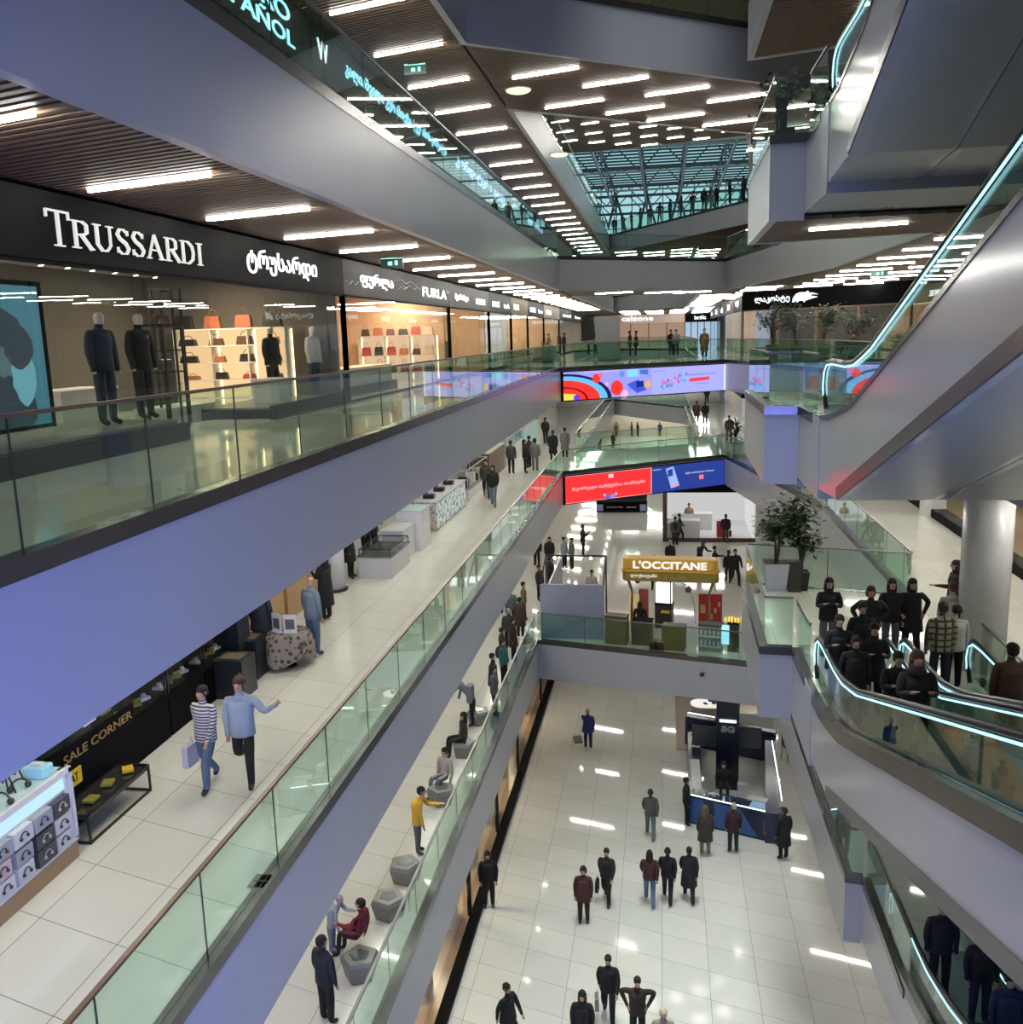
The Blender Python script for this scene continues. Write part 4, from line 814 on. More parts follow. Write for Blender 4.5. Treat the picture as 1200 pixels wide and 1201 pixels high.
# sale corner
t = thing('sale_cabinet', 'black glass cabinet lettered for a sale corner with a yellow sticker', 'cabinet', (-9.3, 11.1, L1))
mb = MB(); mb.box(0, .9, 0, 2.05, 0, .75); mb.box(.84, .9, 0, 2.05, .75, 1.2); obj('body', mb, black, t); mb = MB(); mb.box(.02, .88, .02, 2.03, 1.2, 1.8); obj('glass_case', mb, sglass, t)
mb = MB(); mb.box(0, .9, 0, 2.05, 1.8, 1.83); mb.box(0, .1, 0, 2.05, .75, 1.8); obj('top', mb, mat('smoked_panel', (.05, .055, .06), .1), t)
text('lettering', 'SALE CORNER', .2, mat('brass_letters', (.45, .28, .10), .3, metal=.5), (.915, .2, 1.0), (0, 1, 0), parent=t, depth=.012, width=1.75, height=.13)
mb = MB(); mb.box(.91, .93, .1, .54, .62, .86); obj('yellow_sticker', mb, mat('yellow', (.75, .5, .02), .4), t); text('sticker_lettering', 'CAT', .2, black, (.935, .19, .68), (0, 1, 0), parent=t, depth=.006, width=.26, height=.13)
for y, z in ((.75, 1.35), (1.5, 1.5)): mb = MB(); mb.box(.895, .905, y, y+.3, z, z+.2); obj('price_card', mb, offwhite, t)
mb = MB(); mb.box(.5, .7, 1.5, 1.75, 1.2, 1.28); mb.box(.4, .6, .3, .55, 1.2, 1.27); obj('boxed_goods', mb, mat('olive', (.25, .24, .03), .5), t)
t = thing('display_table', 'black metal table frame with a glass top in front of the sale cabinet', 'table', (-8.4, 10.98, L1)); mb = MB()
for a in (.02, .5):
    for b in (.02, 1.6): mb.beam((a, b, 0), (a, b, .44), .03)
for zz in (.02, .43):
    for a in (.02, .5): mb.beam((a, .02, zz), (a, 1.6, zz), .03)
    for b in (.02, 1.6): mb.beam((.02, b, zz), (.5, b, zz), .03)
obj('frame', mb, dark, t); mb = MB(); mb.box(.02, .5, .02, 1.6, .36, .42); obj('top', mb, mat('smoked_glass', (.03, .03, .03), .08), t)
for i, (x, y) in enumerate(((-8.1, 11.4), (-8.15, 11.9), (-8.1, 12.35))): b = thing('product_box', ['olive box at the near end of the black table', 'olive pouch in the middle of the black table', 'yellow tag box at the far end of the black table'][i], 'product box', (x, y, L1+.445)); mb = MB(); mb.obox((0, 0, 0), (.16, .2, .04), .3*i); obj('carton', mb, [mat('olive', (.25, .24, .03), .5), mat('olive', (.25, .24, .03), .5), mat('yellow', (.75, .5, .02), .4)][i], b)
for k in range(3):
    counter(-9.5, -8.62, 13.25+1.35*k, 14.55+1.35*k, L1, .72, 'black counter with a gold-lined glass case, %s from the sale cabinet' % ['first', 'second', 'third'][k], black, black, glass_h=.5); tt = MB(); tt.box(-9.5, -8.6, 13.25+1.35*k, 14.55+1.35*k, L1+1.24, L1+1.27); tag(obj('case_lid', tt, mat('brass_edge', (.10, .08, .03), .35, metal=.4)), ['first', 'second', 'third'][k]+' flat bronze lid on the gold-lined glass cases', 'lid')
    for j in range(4): b = thing('display_watch', 'small pale item inside the gold-lined glass cases', 'merchandise', (-8.95, 13.5+1.35*k+.28*j, L1+.76), group='items in the gold-lined cases'); mb = MB(); mb.obox((0, 0, 0), (.2, .12, .05), .4*j); mb.ball((0, 0, .08), .05, 8, 5); obj('item', mb, [offwhite, greyw, mat('olive', (.25, .24, .03), .5), offwhite][j], b)
for (x, y, h, w, l) in ((-8.75, 17.4, 2.4, .55, 'tall black post at the end of the black counters'), (-8.35, 16.6, .78, .62, 'black cube bin with a brown top before the wooden counters'), (-8.55, 17.7, .82, .62, 'second black cube bin behind the first')):
    t = thing('counter_block', l, 'block', (x, y, L1)); mb = MB(); mb.obox((0, 0, 0), (w, w, h)); obj('body', mb, mat('navy_black', (.012, .016, .022), .35), t); mb = MB(); mb.obox((0, 0, h), (w*.7, w*.6, .015)); obj('top_inlay', mb, mat('brown_inlay', (.16, .11, .07), .5), t)
for k, (y, l) in enumerate(((17.9, 'nearest'), (19.6, 'second'), (21.4, 'third'), (23.0, 'farthest'))):
    counter(-9.95, -9.2, y, y+1.6, L1, .88, l+' wooden jewellery counter beyond the black bins', mat('light_oak', (.42, .26, .12), .45, bump=.1, bscale=30), mat('lit_cream', (.8, .65, .45), .3), glass_h=.3)
    for j in range(5): b = thing('jewellery_stand', 'small pale jewellery stand on the wooden counters', 'jewellery stand', (-9.55, y+.2+.3*j, L1+.92), group='stands on the wooden counters'); mb = MB(); mb.lathe((0, 0, 0), [(.05, 0), (.035, .08), (.06, .14), (.03, .2)], 8); obj('stand', mb, [cream_l, offwhite][j % 2], b)
t = thing('covered_table', 'small round table under a grey-brown patterned cloth', 'table', (-7.95, 18.3, L1)); mb = MB(); mb.lathe((0, 0, 0), [(.18, 0), (.14, .05), (.06, .1), (.06, .55)], 12); obj('pedestal', mb, black, t)
mb = MB(); prof = [(.55, .2), (.54, .5), (.5, .72), (.47, .75), (.02, .76)]; n = 40; o_ = 0
for r, z in prof:
    for k in range(n): a = 2*PI*k/n; rr = r*(1+(.09*math.sin(a*6) if z < .7 else 0)); mb.v.append((rr*math.cos(a), rr*math.sin(a), z-(.12*math.sin(a*3) if z < .3 else 0)))
for i in range(len(prof)-1):
    for k in range(n): mb.f.append((i*n+k, i*n+(k+1) % n, (i+1)*n+(k+1) % n, (i+1)*n+k)); mb.m.append(0); mb.sm.append(True)
def patt(name, c1, c2, sc):
    m = bpy.data.materials.new(name); m.use_nodes = True; nt = m.node_tree; b = nt.nodes['Principled BSDF']; v = nt.nodes.new('ShaderNodeTexVoronoi'); v.inputs['Scale'].default_value = sc; tc = nt.nodes.new('ShaderNodeTexCoord'); nt.links.new(tc.outputs['Object'], v.inputs[0])
    r = nt.nodes.new('ShaderNodeValToRGB'); r.color_ramp.elements[0].color = (*c1, 1); r.color_ramp.elements[1].color = (*c2, 1); r.color_ramp.elements[0].position = .3; r.color_ramp.elements[1].position = .5; nt.links.new(v.outputs[0], r.inputs[0]); nt.links.new(r.outputs[0], b.inputs['Base Color']); b.inputs['Roughness'].default_value = .8; return m
cl = obj('tablecloth', mb, patt('cloth_pattern', (.05, .04, .035), (.25, .21, .17), 9)); cl.location = (-7.95, 18.3, L1); tag(cl, 'grey-brown patterned cloth draped over the small round table', 'tablecloth')
for i, dx in enumerate((-.16, .16)): b = thing('menu_stand', ['left', 'right'][i]+' white framed card on the patterned cloth', 'sign', (-7.95+dx, 18.2-.05*i, L1+.77), -.5+.6*i); mb = MB(); mb.box(-.14, .14, -.01, .01, 0, .4); obj('card', mb, offwhite, b); mb = MB(); mb.box(-.1, .1, -.014, -.011, .08, .3); obj('print', mb, greyw, b); mb = MB(); mb.box(-.14, .14, -.06, .06, 0, .012); obj('foot', mb, offwhite, b)
t = thing('curved_panel', 'white curved panel where the wooden counters end', 'panel', (-9.0, 24.3, L1)); mb = MB(); mb.tube([(0, 0, 0), (0, 0, 2.6)], .28, 20); obj('body', mb, offwhite, t); mb = MB(); mb.lathe((0, 0, 0), [(.34, 0), (.34, .06)], 20); obj('foot', mb, dark, t)
# further kiosks
t = counter(-8.75, -7.75, 25.6, 27.6, L1, .62, 'low white tiled kiosk with a glass display on a dark foot', mat('white_tile', (.62, .62, .63), .3), mat('glass_dark_top', (.12, .14, .13), .08), glass_h=.22); mb = MB(); mb.box(.2, .8, .2, 1.8, -.0, .02); 
t = counter(-8.65, -7.95, 27.65, 29.0, L1, .95, 'white counter with a dark inset top next to the low tiled kiosk', offwhite, offwhite)
counter(-8.6, -7.75, 29.15, 30.3, L1, 1.3, 'tall white cube kiosk with a pale mint top', offwhite, mat('mint_top', (.55, .72, .68), .2))
t = counter(-8.9, -8.0, 32.2, 37.4, L1, 1.05, 'long kiosk with a speckled end and a lit front of phone accessories', patt('speckle', (.08, .08, .08), (.55, .5, .45), 14), offwhite)
mb = MB(); mb.box(.9, .92, .05, 5.1, .1, 1.0); obj('lit_front', mb, patt('accessory_front', (.12, .22, .26), (.75, .85, .9), 5), t)
for i, l in enumerate(('nearest', 'middle', 'farthest')): b = thing('till', 'black till on the speckled kiosk, the %s one' % l, 'till', (-8.4, 32.9+1.6*i, L1+1.1)); mb = MB(); mb.obox((0, 0, 0), (.4, .3, .14)); obj('base', mb, dark, b); mb = MB(); mb.obox((-.1, 0, .14), (.03, .28, .22)); obj('screen', mb, blk, b)
counter(-9.0, -8.1, 38.4, 43.0, L1, .35, 'glass showcase kiosk with thin black edges', offwhite, offwhite, glass_h=.95)
for j in range(6): b = thing('display_block', 'pale block inside the glass showcase kiosk', 'merchandise', (-8.55, 38.8+.75*j, L1+.4), group='blocks in the glass showcase kiosk'); mb = MB(); mb.obox((0, 0, 0), (.4, .35, .3+.15*(j % 2))); obj('block', mb, [offwhite, black, cream_l][j % 3], b)
counter(-9.3, -8.2, 44.0, 48.5, L1, 1.3, 'brown-fronted kiosk past the glass showcase', mat('walnut', (.12, .07, .045), .4), cream)
counter(-9.3, -8.2, 49.5, 55, L1, .9, 'kiosk with bright blue-white showcases', offwhite, mat('cool_top', (.5, .65, .7), .1), glass_h=.5)
counter(-9.3, -8.3, 56, 63, L1, 1.2, 'distant kiosk with a mint-lit back', mat('mint_front', (.35, .6, .6), .3), offwhite, glass_h=.3)
# ------------------------------------------------------------------ lower floor: perfume stand and grey booth
bz = L0
t = thing('grey_booth', 'tall blue-grey back wall of an open stand at the balustrade corner', 'booth', (-4.85, 35.4, bz)); 
pw = mat('booth_grey', (.30, .31, .40), .4)
mb = MB(); mb.box(0, 2.55, .75, .87, 0, 2.25); mb.box(0, .08, .8, 8.5, 0, 1.6); obj('wall_panel', mb, pw, t)
mb = MB(); 
for a in (0, 2.5): mb.beam((a+.03, 2.6, 0), (a+.03, 2.6, 3.0), .06); mb.beam((a+.03, .8, 2.25), (a+.03, 2.6, 3.0), .05)
mb.beam((0, 2.6, 3.0), (2.55, 2.6, 3.0), .07); obj('frame', mb, dark, t)
for a in (.4, 1.9): mb = MB(); mb.ball((a, 2.6, 2.9), .06, 8, 6); obj('lamp', mb, emis('spot_bulb', (1, .9, .7), 12), t)
gold = mat('canopy_orange', (.78, .44, .05), .35, spec=.5); gold2 = mat('canopy_olive', (.33, .24, .03), .4)
t = thing('perfume_stand_canopy', 'orange canopy with white perfume shop lettering on curved brown posts', 'canopy', (.3, 37.1, bz), -.08)
CZ = 2.25; mb = MB(); P = [(-1.78, -.35), (-1.9, -.2), (-1.9, .2), (-1.78, .35), (1.78, .35), (1.9, .2), (1.9, -.2), (1.78, -.35)]; mb.prism(P, CZ, CZ+.38); obj('lower_band', mb, gold2, t, bevel=.03)
mb = MB(); mb.prism([(x*1.02, y*1.1) for x, y in P], CZ+.38, CZ+.48); obj('rim', mb, gold, t, bevel=.03)
mb = MB(); mb.prism([(x*.98, y*1.02) for x, y in P], CZ+.48, CZ+.92); obj('upper_band', mb, gold, t, bevel=.05)
text('lettering', "L'OCCITANE", .4, emis('stand_letters', (1, 1, .95), .8), (-1.45, -.385, CZ+.53), (1, 0, 0), parent=t, depth=.03, width=2.9, height=.32, bold=.012)
text('lettering', 'ლოქსიტანი', .3, emis('stand_letters', (1, 1, .95), .8), (-1.55, -.37, CZ+.14), (1, 0, 0), parent=t, depth=.02, width=1.05, height=.16); text('lettering', 'EN PROVENCE', .3, mat('pale_print', (.6, .5, .3), .5), (-.2, -.37, CZ+.13), (1, 0, 0), parent=t, depth=.01, width=.8, height=.09)
for a in (-1.55, 1.55): mb = MB(); mb.tube([(a, 0, 0), (a, 0, 1.2), (a*.98, 0, 1.7), (a*1.1, 0, CZ)], [.06, .05, .045, .07], 8); obj('post', mb, mat('post_brown', (.28, .15, .07), .4), t)
mb = MB(); mb.tube([(0, .1, 0), (0, .1, CZ)], .025, 8); obj('centre_pole', mb, dark, t)
mb = MB(); mb.tube([(.15, -.1, CZ), (.75, -.1, CZ-.2), (.95, -.1, 1.3), (1.0, -.1, .5)], .012, 6); mb.ball((.72, -.1, CZ-.35), .13, 12, 8); mb.ball((-1.3, -.1, CZ-.05), .12, 12, 8); obj('hanging_ornament', mb, mat('ornament_red', (.22, .06, .06), .4), t)
olive = mat('olive_front', (.17, .125, .035), .5, bump=.2, bscale=20); dkb = mat('brown_black', (.05, .045, .03), .4)
def pos(px, py, z=L0): p = at(px, py, z); return p.x, p.y, p.z
for (px, py, w, d, h, m, l) in ((722, 757, .85, .5, 1.15, olive, 'olive block at the left of the perfume stand behind the glass'), (752, 758, .75, .5, 1.0, dkb, 'dark counter with a round basin top in the perfume stand'), (778, 738, .7, .45, 1.05, dkb, 'dark cabinet carrying the lit perfume tray'), (789, 766, .85, .55, .95, olive, 'olive chest at the front of the perfume stand'),
        (833, 769, .85, .5, 1.05, mat('shelf_grey', (.3, .32, .33), .4), 'grey shelf unit of white bottles in the perfume stand'), (861, 772, .4, .4, 1.15, dkb, 'narrow dark cabinet with a yellow display and small screen'), (770, 770, .55, .3, .35, black, 'low black case on the floor of the perfume stand')):
    x, y, z = pos(px, py); y = max(y, 34.6+.25*(1-(x+5)/9)*4*.0+.3); t = thing('perfume_cabinet', l, 'cabinet', (x, y+.1, z), -.2); mb = MB(); mb.obox((0, d/2, 0), (w, d, h-.05)); obj('body', mb, m, t); mb = MB(); mb.obox((0, d/2, h-.05), (w+.03, d+.03, .05)); obj('top', mb, dkb if m is not dkb else black, t)
    if px == 833:
        for j in range(2):
            for i in range(5): mb = MB(); mb.lathe((-.32+.16*i, -.02, .25+.4*j), [(.04, 0), (.04, .15), (.015, .17), (.015, .2)], 8); obj('bottle', mb, offwhite, t)
            mb = MB(); mb.obox((0, -.03, .2+.4*j), (.84, .16, .03)); obj('shelf_board', mb, offwhite, t)
    if px == 778: mb = MB(); mb.obox((0, .2, 1.05), (.66, .1, .85)); obj('lit_panel', mb, emis('panel_white', (1, .97, .9), 1.5), t); mb = MB(); mb.obox((.15, -.15, .75), (.4, .35, .03)); obj('tray', mb, gold, t)
    if px == 861: mb = MB(); [mb.lathe((-.3+.12*i, .1+.05*(i % 2), 1.15), [(.045, 0), (.045, .14+.05*(i % 3)), (.02, .2)], 8) for i in range(7)]; obj('yellow_bottles', mb, emis('yellow_bottle', (.9, .65, .1), .9), t); mb = MB(); mb.obox((-.33, -.02, .3), (.38, .03, .75)); obj('small_screen', mb, emis('small_screen', (.3, .65, .85), 1.2), t)
for (px, py, m, l) in ((744, 735, emis('poster_gold', (.6, .45, .2), .6), 'gold standing poster at the left of the perfume stand'), (755, 728, mat('ornament_red2', (.35, .08, .05), .4), 'red-brown rounded panel beside the gold poster'), (833, 735, mat('deep_red', (.35, .02, .02), .35), 'dark red panel with gold pictures on the right of the perfume stand')):
    x, y, z = pos(px, py); t = thing('standing_poster', l, 'poster', (x, y, z)); w = .95 if px == 833 else .42; mb = MB(); mb.obox((0, 0, .15), (w, .08, 1.25)); obj('board', mb, m, t, bevel=.03); mb = MB(); mb.obox((0, 0, 0), (w*.6, .3, .15)); obj('foot', mb, dkb, t)
    if px == 833: mb = MB(); [mb.obox((.05+.15*i, -.05, .35+.13*((i*2) % 5)), (.1, .02, .2)) for i in range(3)]; mb.obox((-.3, -.05, .6), (.2, .02, .35)); obj('pictures', mb, mat('picture_gold', (.55, .32, .12), .4), t)
# black kiosk far behind and big stools
x, y, z = pos(729, 601); t = thing('black_kiosk', 'long black kiosk under the red part of the screen', 'kiosk', (x, y, z)); mb = MB(); mb.box(-1.7, 1.7, 0, 2.5, 0, .75); obj('base', mb, black, t); mb = MB(); mb.box(-1.75, 1.75, -.05, 2.5, .75, .8); mb.box(-1.7, 1.7, 1.2, 1.3, .8, 1.5); obj('top', mb, dark, t)
text('lettering', 'samsonite   optica', .2, offwhite, (-1.0, -.02, .3), (1, 0, 0), parent=t, width=2.0, height=.12)
for a in (-1.45, 1.45): mb = MB(); mb.obox((a, -.02, .1), (.4, .02, .45)); obj('end_sticker', mb, mat('sticker_blue', (.3, .35, .55), .4), t)
stone = mat('grey_stone', (.20, .20, .18), .35, bump=.1, bscale=40)
for i, (px, py, l) in enumerate(((478, 1078, 'empty faceted grey stone stool between the yellow jacket and the red jacket'), (440, 1150, 'faceted stone seat under the person in the red jacket'), (492, 1036, 'faceted stone stool beside the yellow jacket'), (540, 945, 'faceted stone seat under the person in the beige hoodie'), (556, 888, 'faceted stone seat under the long-haired person in brown'), (577, 850, 'faceted stone seat next to the stooping person in grey'))):
    p = at(px, py, L0); t = thing('stone_stool', l, 'stool', (-5.75, p.y+.1, L0), i*.7); mb = MB(); n = 5
    for k in range(n): a = 2*PI*k/n; mb.v.append((.31*math.cos(a), .31*math.sin(a), 0))
    for k in range(n): a = 2*PI*k/n; mb.v.append((.40*math.cos(a), .40*math.sin(a), .36))
    for k in range(n): a = 2*PI*(k)/n; mb.v.append((.35*math.cos(a), .35*math.sin(a), .45))
    for j in range(2):
        for k in range(n): mb.f.append((j*n+k, j*n+(k+1) % n, (j+1)*n+(k+1) % n, (j+1)*n+k)); mb.m.append(0); mb.sm.append(False)
    mb.f.append(tuple(range(2*n, 3*n))); mb.m.append(0); mb.sm.append(False); mb.f.append((4, 3, 2, 1, 0)); mb.m.append(0); mb.sm.append(False)
    obj('block', mb, stone, t, bevel=.012); mb = MB(); mb.lathe((0, 0, .45), [(.2, 0), (.19, .008)], 5); obj('top_inset', mb, mat('stone_top', (.10, .12, .12), .15), t)
# ------------------------------------------------------------------ ground floor kiosk
nav = mat('navy_panel', (.012, .018, .05), .25); blu = mat('kiosk_blue', (.02, .10, .32), .3)
t = thing('phone_kiosk', 'dark blue kiosk with a tall navy tower and a diagonal bright blue front', 'kiosk', (.9, 30.5, G))
def kp(x, y): return (x-.9, y-30.5)
fp = [kp(.9, 31.6), kp(3.9, 30.45), kp(4.55, 37.0), kp(1.05, 38.4)]
def ring(a, b, th):   # counter wall between two corners
    a = Vector(a); b = Vector(b); d = (b-a).normalized(); n = Vector((-d.y, d.x))*th; return [a, b, b+n, a+n]
mb = MB(); mb.prism(ring(fp[0], fp[1], .6), 0, 1.08); mb.prism(ring(fp[1], fp[2], .45), 0, 1.12); mb.prism(ring(fp[3], fp[0], .5), 0, .95); mb.prism(ring(fp[2], fp[3], .3), 0, 1.3); obj('counter_ring', mb, nav, t)
mb = MB(); a = Vector(fp[0]); b = Vector(fp[1]); d = (b-a).normalized(); nn = Vector((d.y, -d.x)); L_ = (b-a).length
q = lambda s, z, k=.012: (*(a+d*(s*L_)+nn*k), z)
mb.add([q(.02, .06), q(.18, .06), q(.18, 1.0), q(.02, 1.0)], [(0, 1, 2, 3)]); mb.add([q(.3, .08), q(.78, .08), q(.58, 1.0), q(.3, 1.0)], [(0, 1, 2, 3)]); obj('blue_graphic', mb, blu, t)
mb = MB(); mb.tube([(*(a+d*.1+nn*.0), 1.1), (*(b-d*.1), 1.1)], .02, 6); mb.tube([(fp[1][0]+.2, fp[1][1]+.9, 1.15), (fp[2][0]-.25, fp[2][1]-.7, 1.15)], .018, 6); mb.tube([(*fp[3], 1.35), (fp[3][0]+1.1, fp[3][1]-.4, 1.35)], .02, 6); obj('light_line', mb, emis('line_white', (.9, .95, 1), 2.2), t)
mb = MB(); mb.obox((1.55, 4.0, 0), (.85, .5, 3.55), -.1); obj('tower', mb, mat('tower_navy', (.006, .008, .02), .25), t)
text('lettering', 'ucomnuno', .2, letter, (1.22, 3.72, 2.75), (1, -.1, 0), parent=t, width=.62, height=.11, bold=.01); text('lettering', '5G', .3, mat('dim_letters', (.2, .22, .25), .4), (1.28, 3.72, 2.35), (1, -.1, 0), parent=t, width=.5, height=.26, bold=.02)
for sx0, w_ in ((.25, 1.0), (2.1, .85)): mb = MB(); mb.obox((sx0+w_/2, 5.4, 1.0), (w_, .08, .85), -.15); obj('monitor', mb, mat('monitor_grey', (.06, .065, .07), .15), t)
mb = MB(); mb.box(.15, .5, 1.6, 4.2, .95, .98); mb.obox((.9, 1.1, 1.08), (.35, .2, .08), .2); mb.obox((1.9, 1.55, 1.08), (.3, .25, .3), 0); mb.obox((2.4, .95, 1.08), (.65, .3, .05), -.3); obj('desk_items', mb, mat('desk_items_grey', (.4, .42, .42), .4), t)
mb = MB(); mb.obox((2.55, .42, 1.09), (.95, .55, .02), -.36); obj('tablet_top', mb, mat('tablet_blue', (.3, .5, .7), .2), t); text('lettering', 'UcO', .3, mat('dim_letters', (.2, .22, .25), .4), q(.84, .25, .02), (d.x, d.y, 0), parent=t, width=.3, height=.5)
for i in range(6): mb = MB(); mb.obox((.55+.22*i, .9-.05*i, 1.08), (.07, .07, .16), i); obj('phone_stand', mb, [offwhite, blu, dark][i % 3], t)
# second kiosk with wood floor
t = thing('floor_panel', 'brown wooden platform behind the navy kiosk', 'platform', (.6, 37.6, G)); mb = MB(); mb.box(0, 3.4, 1.4, 6.2, 0, .05); mb.box(0, .6, .0, 1.4, 0, .05); obj('deck', mb, mat('deck_wood', (.20, .14, .09), .4, bump=.1, bscale=30), t); mb = MB(); mb.box(-.03, 0, 0, 6.2, 0, .06); obj('edge', mb, oak, t)
x, y, z = pos(833, 862, G); t = thing('round_cornered_desk', 'white-topped tall desk with rounded corners on the wooden platform', 'desk', (1.95, 40.0, G+.05)); pr = [(.45*math.cos(a)*1.1+.25*math.copysign(1, math.cos(a)), .45*math.sin(a)) for a in [2*PI*(i+.5)/20 for i in range(20)]]
mb = MB(); mb.prism([(x*.95, y*.95) for x, y in pr], 0, 1.05); obj('base', mb, mat('desk_taupe', (.25, .21, .16), .4), t); mb = MB(); mb.prism(pr, 1.05, 1.12); obj('top', mb, emis('desk_top_glow', (.95, .93, .85), .7), t)
for i, (dx, dy) in enumerate(((.15, .2), (.3, -.05), (-.1, -.1))): b = thing('desk_gadget', ['black device at the back of the white desk', 'black device at the right of the white desk', 'grey brochure on the white desk'][i], 'gadget', (1.95+dx, 40+dy, G+1.17)); mb = MB(); mb.obox((0, 0, 0), (.22, .15, [.2, .12, .02][i]), i); obj('body', mb, [dark, dark, greyw][i], b)
t = thing('service_counter', 'grey counter with a peach and mint edged top behind the navy kiosk', 'counter', (3.05, 39.0, G+.0)); mb = MB(); mb.box(0, 1.6, 0, 3.4, 0, 1.1); obj('base', mb, mat('counter_grey', (.36, .36, .34), .4), t); mb = MB(); mb.box(0, 1.5, .1, 3.4, 1.1, 1.13); obj('top', mb, mat('peach_top', (.65, .5, .38), .4), t); mb = MB(); mb.box(0, 1.65, -.03, .08, 1.1, 1.15); mb.box(1.5, 1.65, 0, 3.4, 1.1, 1.15); obj('mint_edge', mb, mat('mint_edge', (.25, .55, .5), .3), t)
b = thing('card_terminal', 'white flat display with devices on the peach counter top', 'display', (3.4, 40.6, G+1.14), .3); mb = MB(); mb.obox((0, 0, 0), (.45, 1.3, .04)); obj('tray', mb, offwhite, b); mb = MB(); [mb.obox((0, -.4+.4*i, .04), (.3, .2, .03)) for i in range(3)]; obj('devices', mb, dark, b)
for i, (px, py) in enumerate(((934, 890), (925, 893))):
    x, y, z = pos(px, py, G); b = thing('bar_chair', ['nearer', 'farther'][i]+' black chair at the right of the peach-topped counter', 'chair', (x, y, z), .5); mb = MB(); mb.obox((0, 0, .62), (.42, .42, .06)); obj('seat', mb, blk, b); mb = MB(); mb.obox((0, .2, .68), (.42, .05, .5)); obj('backrest', mb, blk, b)
    for a, c in ((-1, -1), (1, -1), (1, 1), (-1, 1)): mb = MB(); mb.beam((a*.18, c*.18, .62), (a*.22, c*.22, 0), .025); obj('leg', mb, dark, b)
# floor drains / marks and small details
p = at(305, 1034, L1); t = thing('floor_socket', 'small grey metal floor box behind the brown-railed glass', 'floor box', (p.x, p.y, L1)); mb = MB(); mb.obox((0, 0, 0), (.22, .3, .012)); obj('lid', mb, steel, t); mb = MB(); mb.obox((0, 0, .012), (.18, .02, .004)); obj('slot', mb, dark, t)
p = atx(797, 783, 0); v = at(797, 783, L0-.9); t = thing('wall_camera', 'tiny dark camera on the white band below the perfume stand', 'camera', (1.45, 34.18, L0-.62)); mb = MB(); mb.ball((0, .0, 0), .09, 10, 8); obj('dome', mb, dark, t); mb = MB(); mb.obox((0, .08, -.05), (.12, .12, .1)); obj('mount', mb, offwhite, t)
# ------------------------------------------------------------------ plants
leafm = mat('leaf_green', (.015, .04, .013), .4); leaf2 = mat('leaf_green_light', (.06, .12, .04), .45); trunkm = mat('trunk_brown', (.09, .06, .04), .7); potw = mat('white_pot', (.52, .52, .55), .3)
def plant(x, y, z, h, r, n, label, kind='ficus', pot=(.32, .24, .75), seed=1, potm=None, cat='plant', red=False):
    rn = random.Random(seed); t = thing('potted_tree' if h > 1.2 else 'potted_plant', label, cat, (x, y, z)); pt_, pb, ph = pot
    mb = MB(); mb.prism([(-pb, -pb), (pb, -pb), (pb, pb), (-pb, pb)], 0, .02); vs = [(a*pb, b*pb, 0) for a, b in ((-1, -1), (1, -1), (1, 1), (-1, 1))]+[(a*pt_, b*pt_, ph) for a, b in ((-1, -1), (1, -1), (1, 1), (-1, 1))]
    mb.add(vs, [(0, 1, 5, 4), (1, 2, 6, 5), (2, 3, 7, 6), (3, 0, 4, 7)]); mb.box(-pt_*.93, pt_*.93, -pt_*.93, pt_*.93, ph-.06, ph-.03, 1); obj('pot', mb, [potm or potw, trunkm], t)
    br = MB(); lf = MB(); tips = []
    if kind == 'ficus':
        for i in range(9):
            a = rn.uniform(0, 2*PI); rr = r*rn.uniform(.3, .85); p = [(rn.uniform(-.05, .05), rn.uniform(-.05, .05), ph-.05), (rr*.25*math.cos(a), rr*.25*math.sin(a), ph+(h-ph)*.45), (rr*math.cos(a), rr*math.sin(a), ph+(h-ph)*rn.uniform(.45, 1.0))]
            br.tube(p, [.028, .018, .008], 5); tips.append(Vector(p[2])); tips.append(Vector(p[1]).lerp(Vector(p[2]), .6))
        for i in range(n):
            c = rn.choice(tips)+Vector((rn.gauss(0, r*.2), rn.gauss(0, r*.2), rn.gauss(0, r*.16))); a = rn.uniform(0, 2*PI); tl = rn.uniform(-.7, .3); L_ = rn.uniform(.12, .22)
            dd = Vector((math.cos(a)*math.cos(tl), math.sin(a)*math.cos(tl), math.sin(tl))); s = dd.cross(Vector((0, 0, 1))).normalized()*L_*.34
            lf.add([c, c+dd*L_*.5+s, c+dd*L_, c+dd*L_*.5-s], [(0, 1, 2, 3)], 0 if rn.random() < .8 else 1)
    else:
        br.tube([(0, 0, ph-.05), (.03, 0, ph+(h-ph)*.45)], [.05, .035], 6)
        for i in range(n):
            a = rn.uniform(0, 2*PI); el = rn.uniform(.1, 1.3); L_ = r*rn.uniform(.7, 1.15); b0 = Vector((0, 0, ph+(h-ph)*rn.uniform(.1, .5))); prev = None
            s = Vector((-math.sin(a), math.cos(a), 0))*.035; pts_ = [b0+Vector((math.cos(a), math.sin(a), 0))*L_*u*math.cos(el*(1-u*.3))+Vector((0, 0, 1))*(L_*u*math.sin(el)-L_*.5*u*u) for u in (0, .35, .7, 1)]
            for k in range(3):
                w0, w1 = (1, 1.2, .8, .1)[k], (1, 1.2, .8, .1)[k+1]; lf.add([pts_[k]-s*w0, pts_[k]+s*w0, pts_[k+1]+s*w1, pts_[k+1]-s*w1], [(0, 1, 2, 3)], 0 if rn.random() < .7 else 1)
    obj('stem', br, trunkm, t); fo = obj('foliage', lf, [leafm if not red else mat('leaf_red', (.25, .02, .03), .5), leaf2], t); fo['kind'] = 'stuff'; return t
p = at(908, 697, L1); plant(2.95, 25.0, L1, 2.45, 1.0, 1500, 'leafy tree in a tapered white pot at the glass parapet of the landing', seed=3)
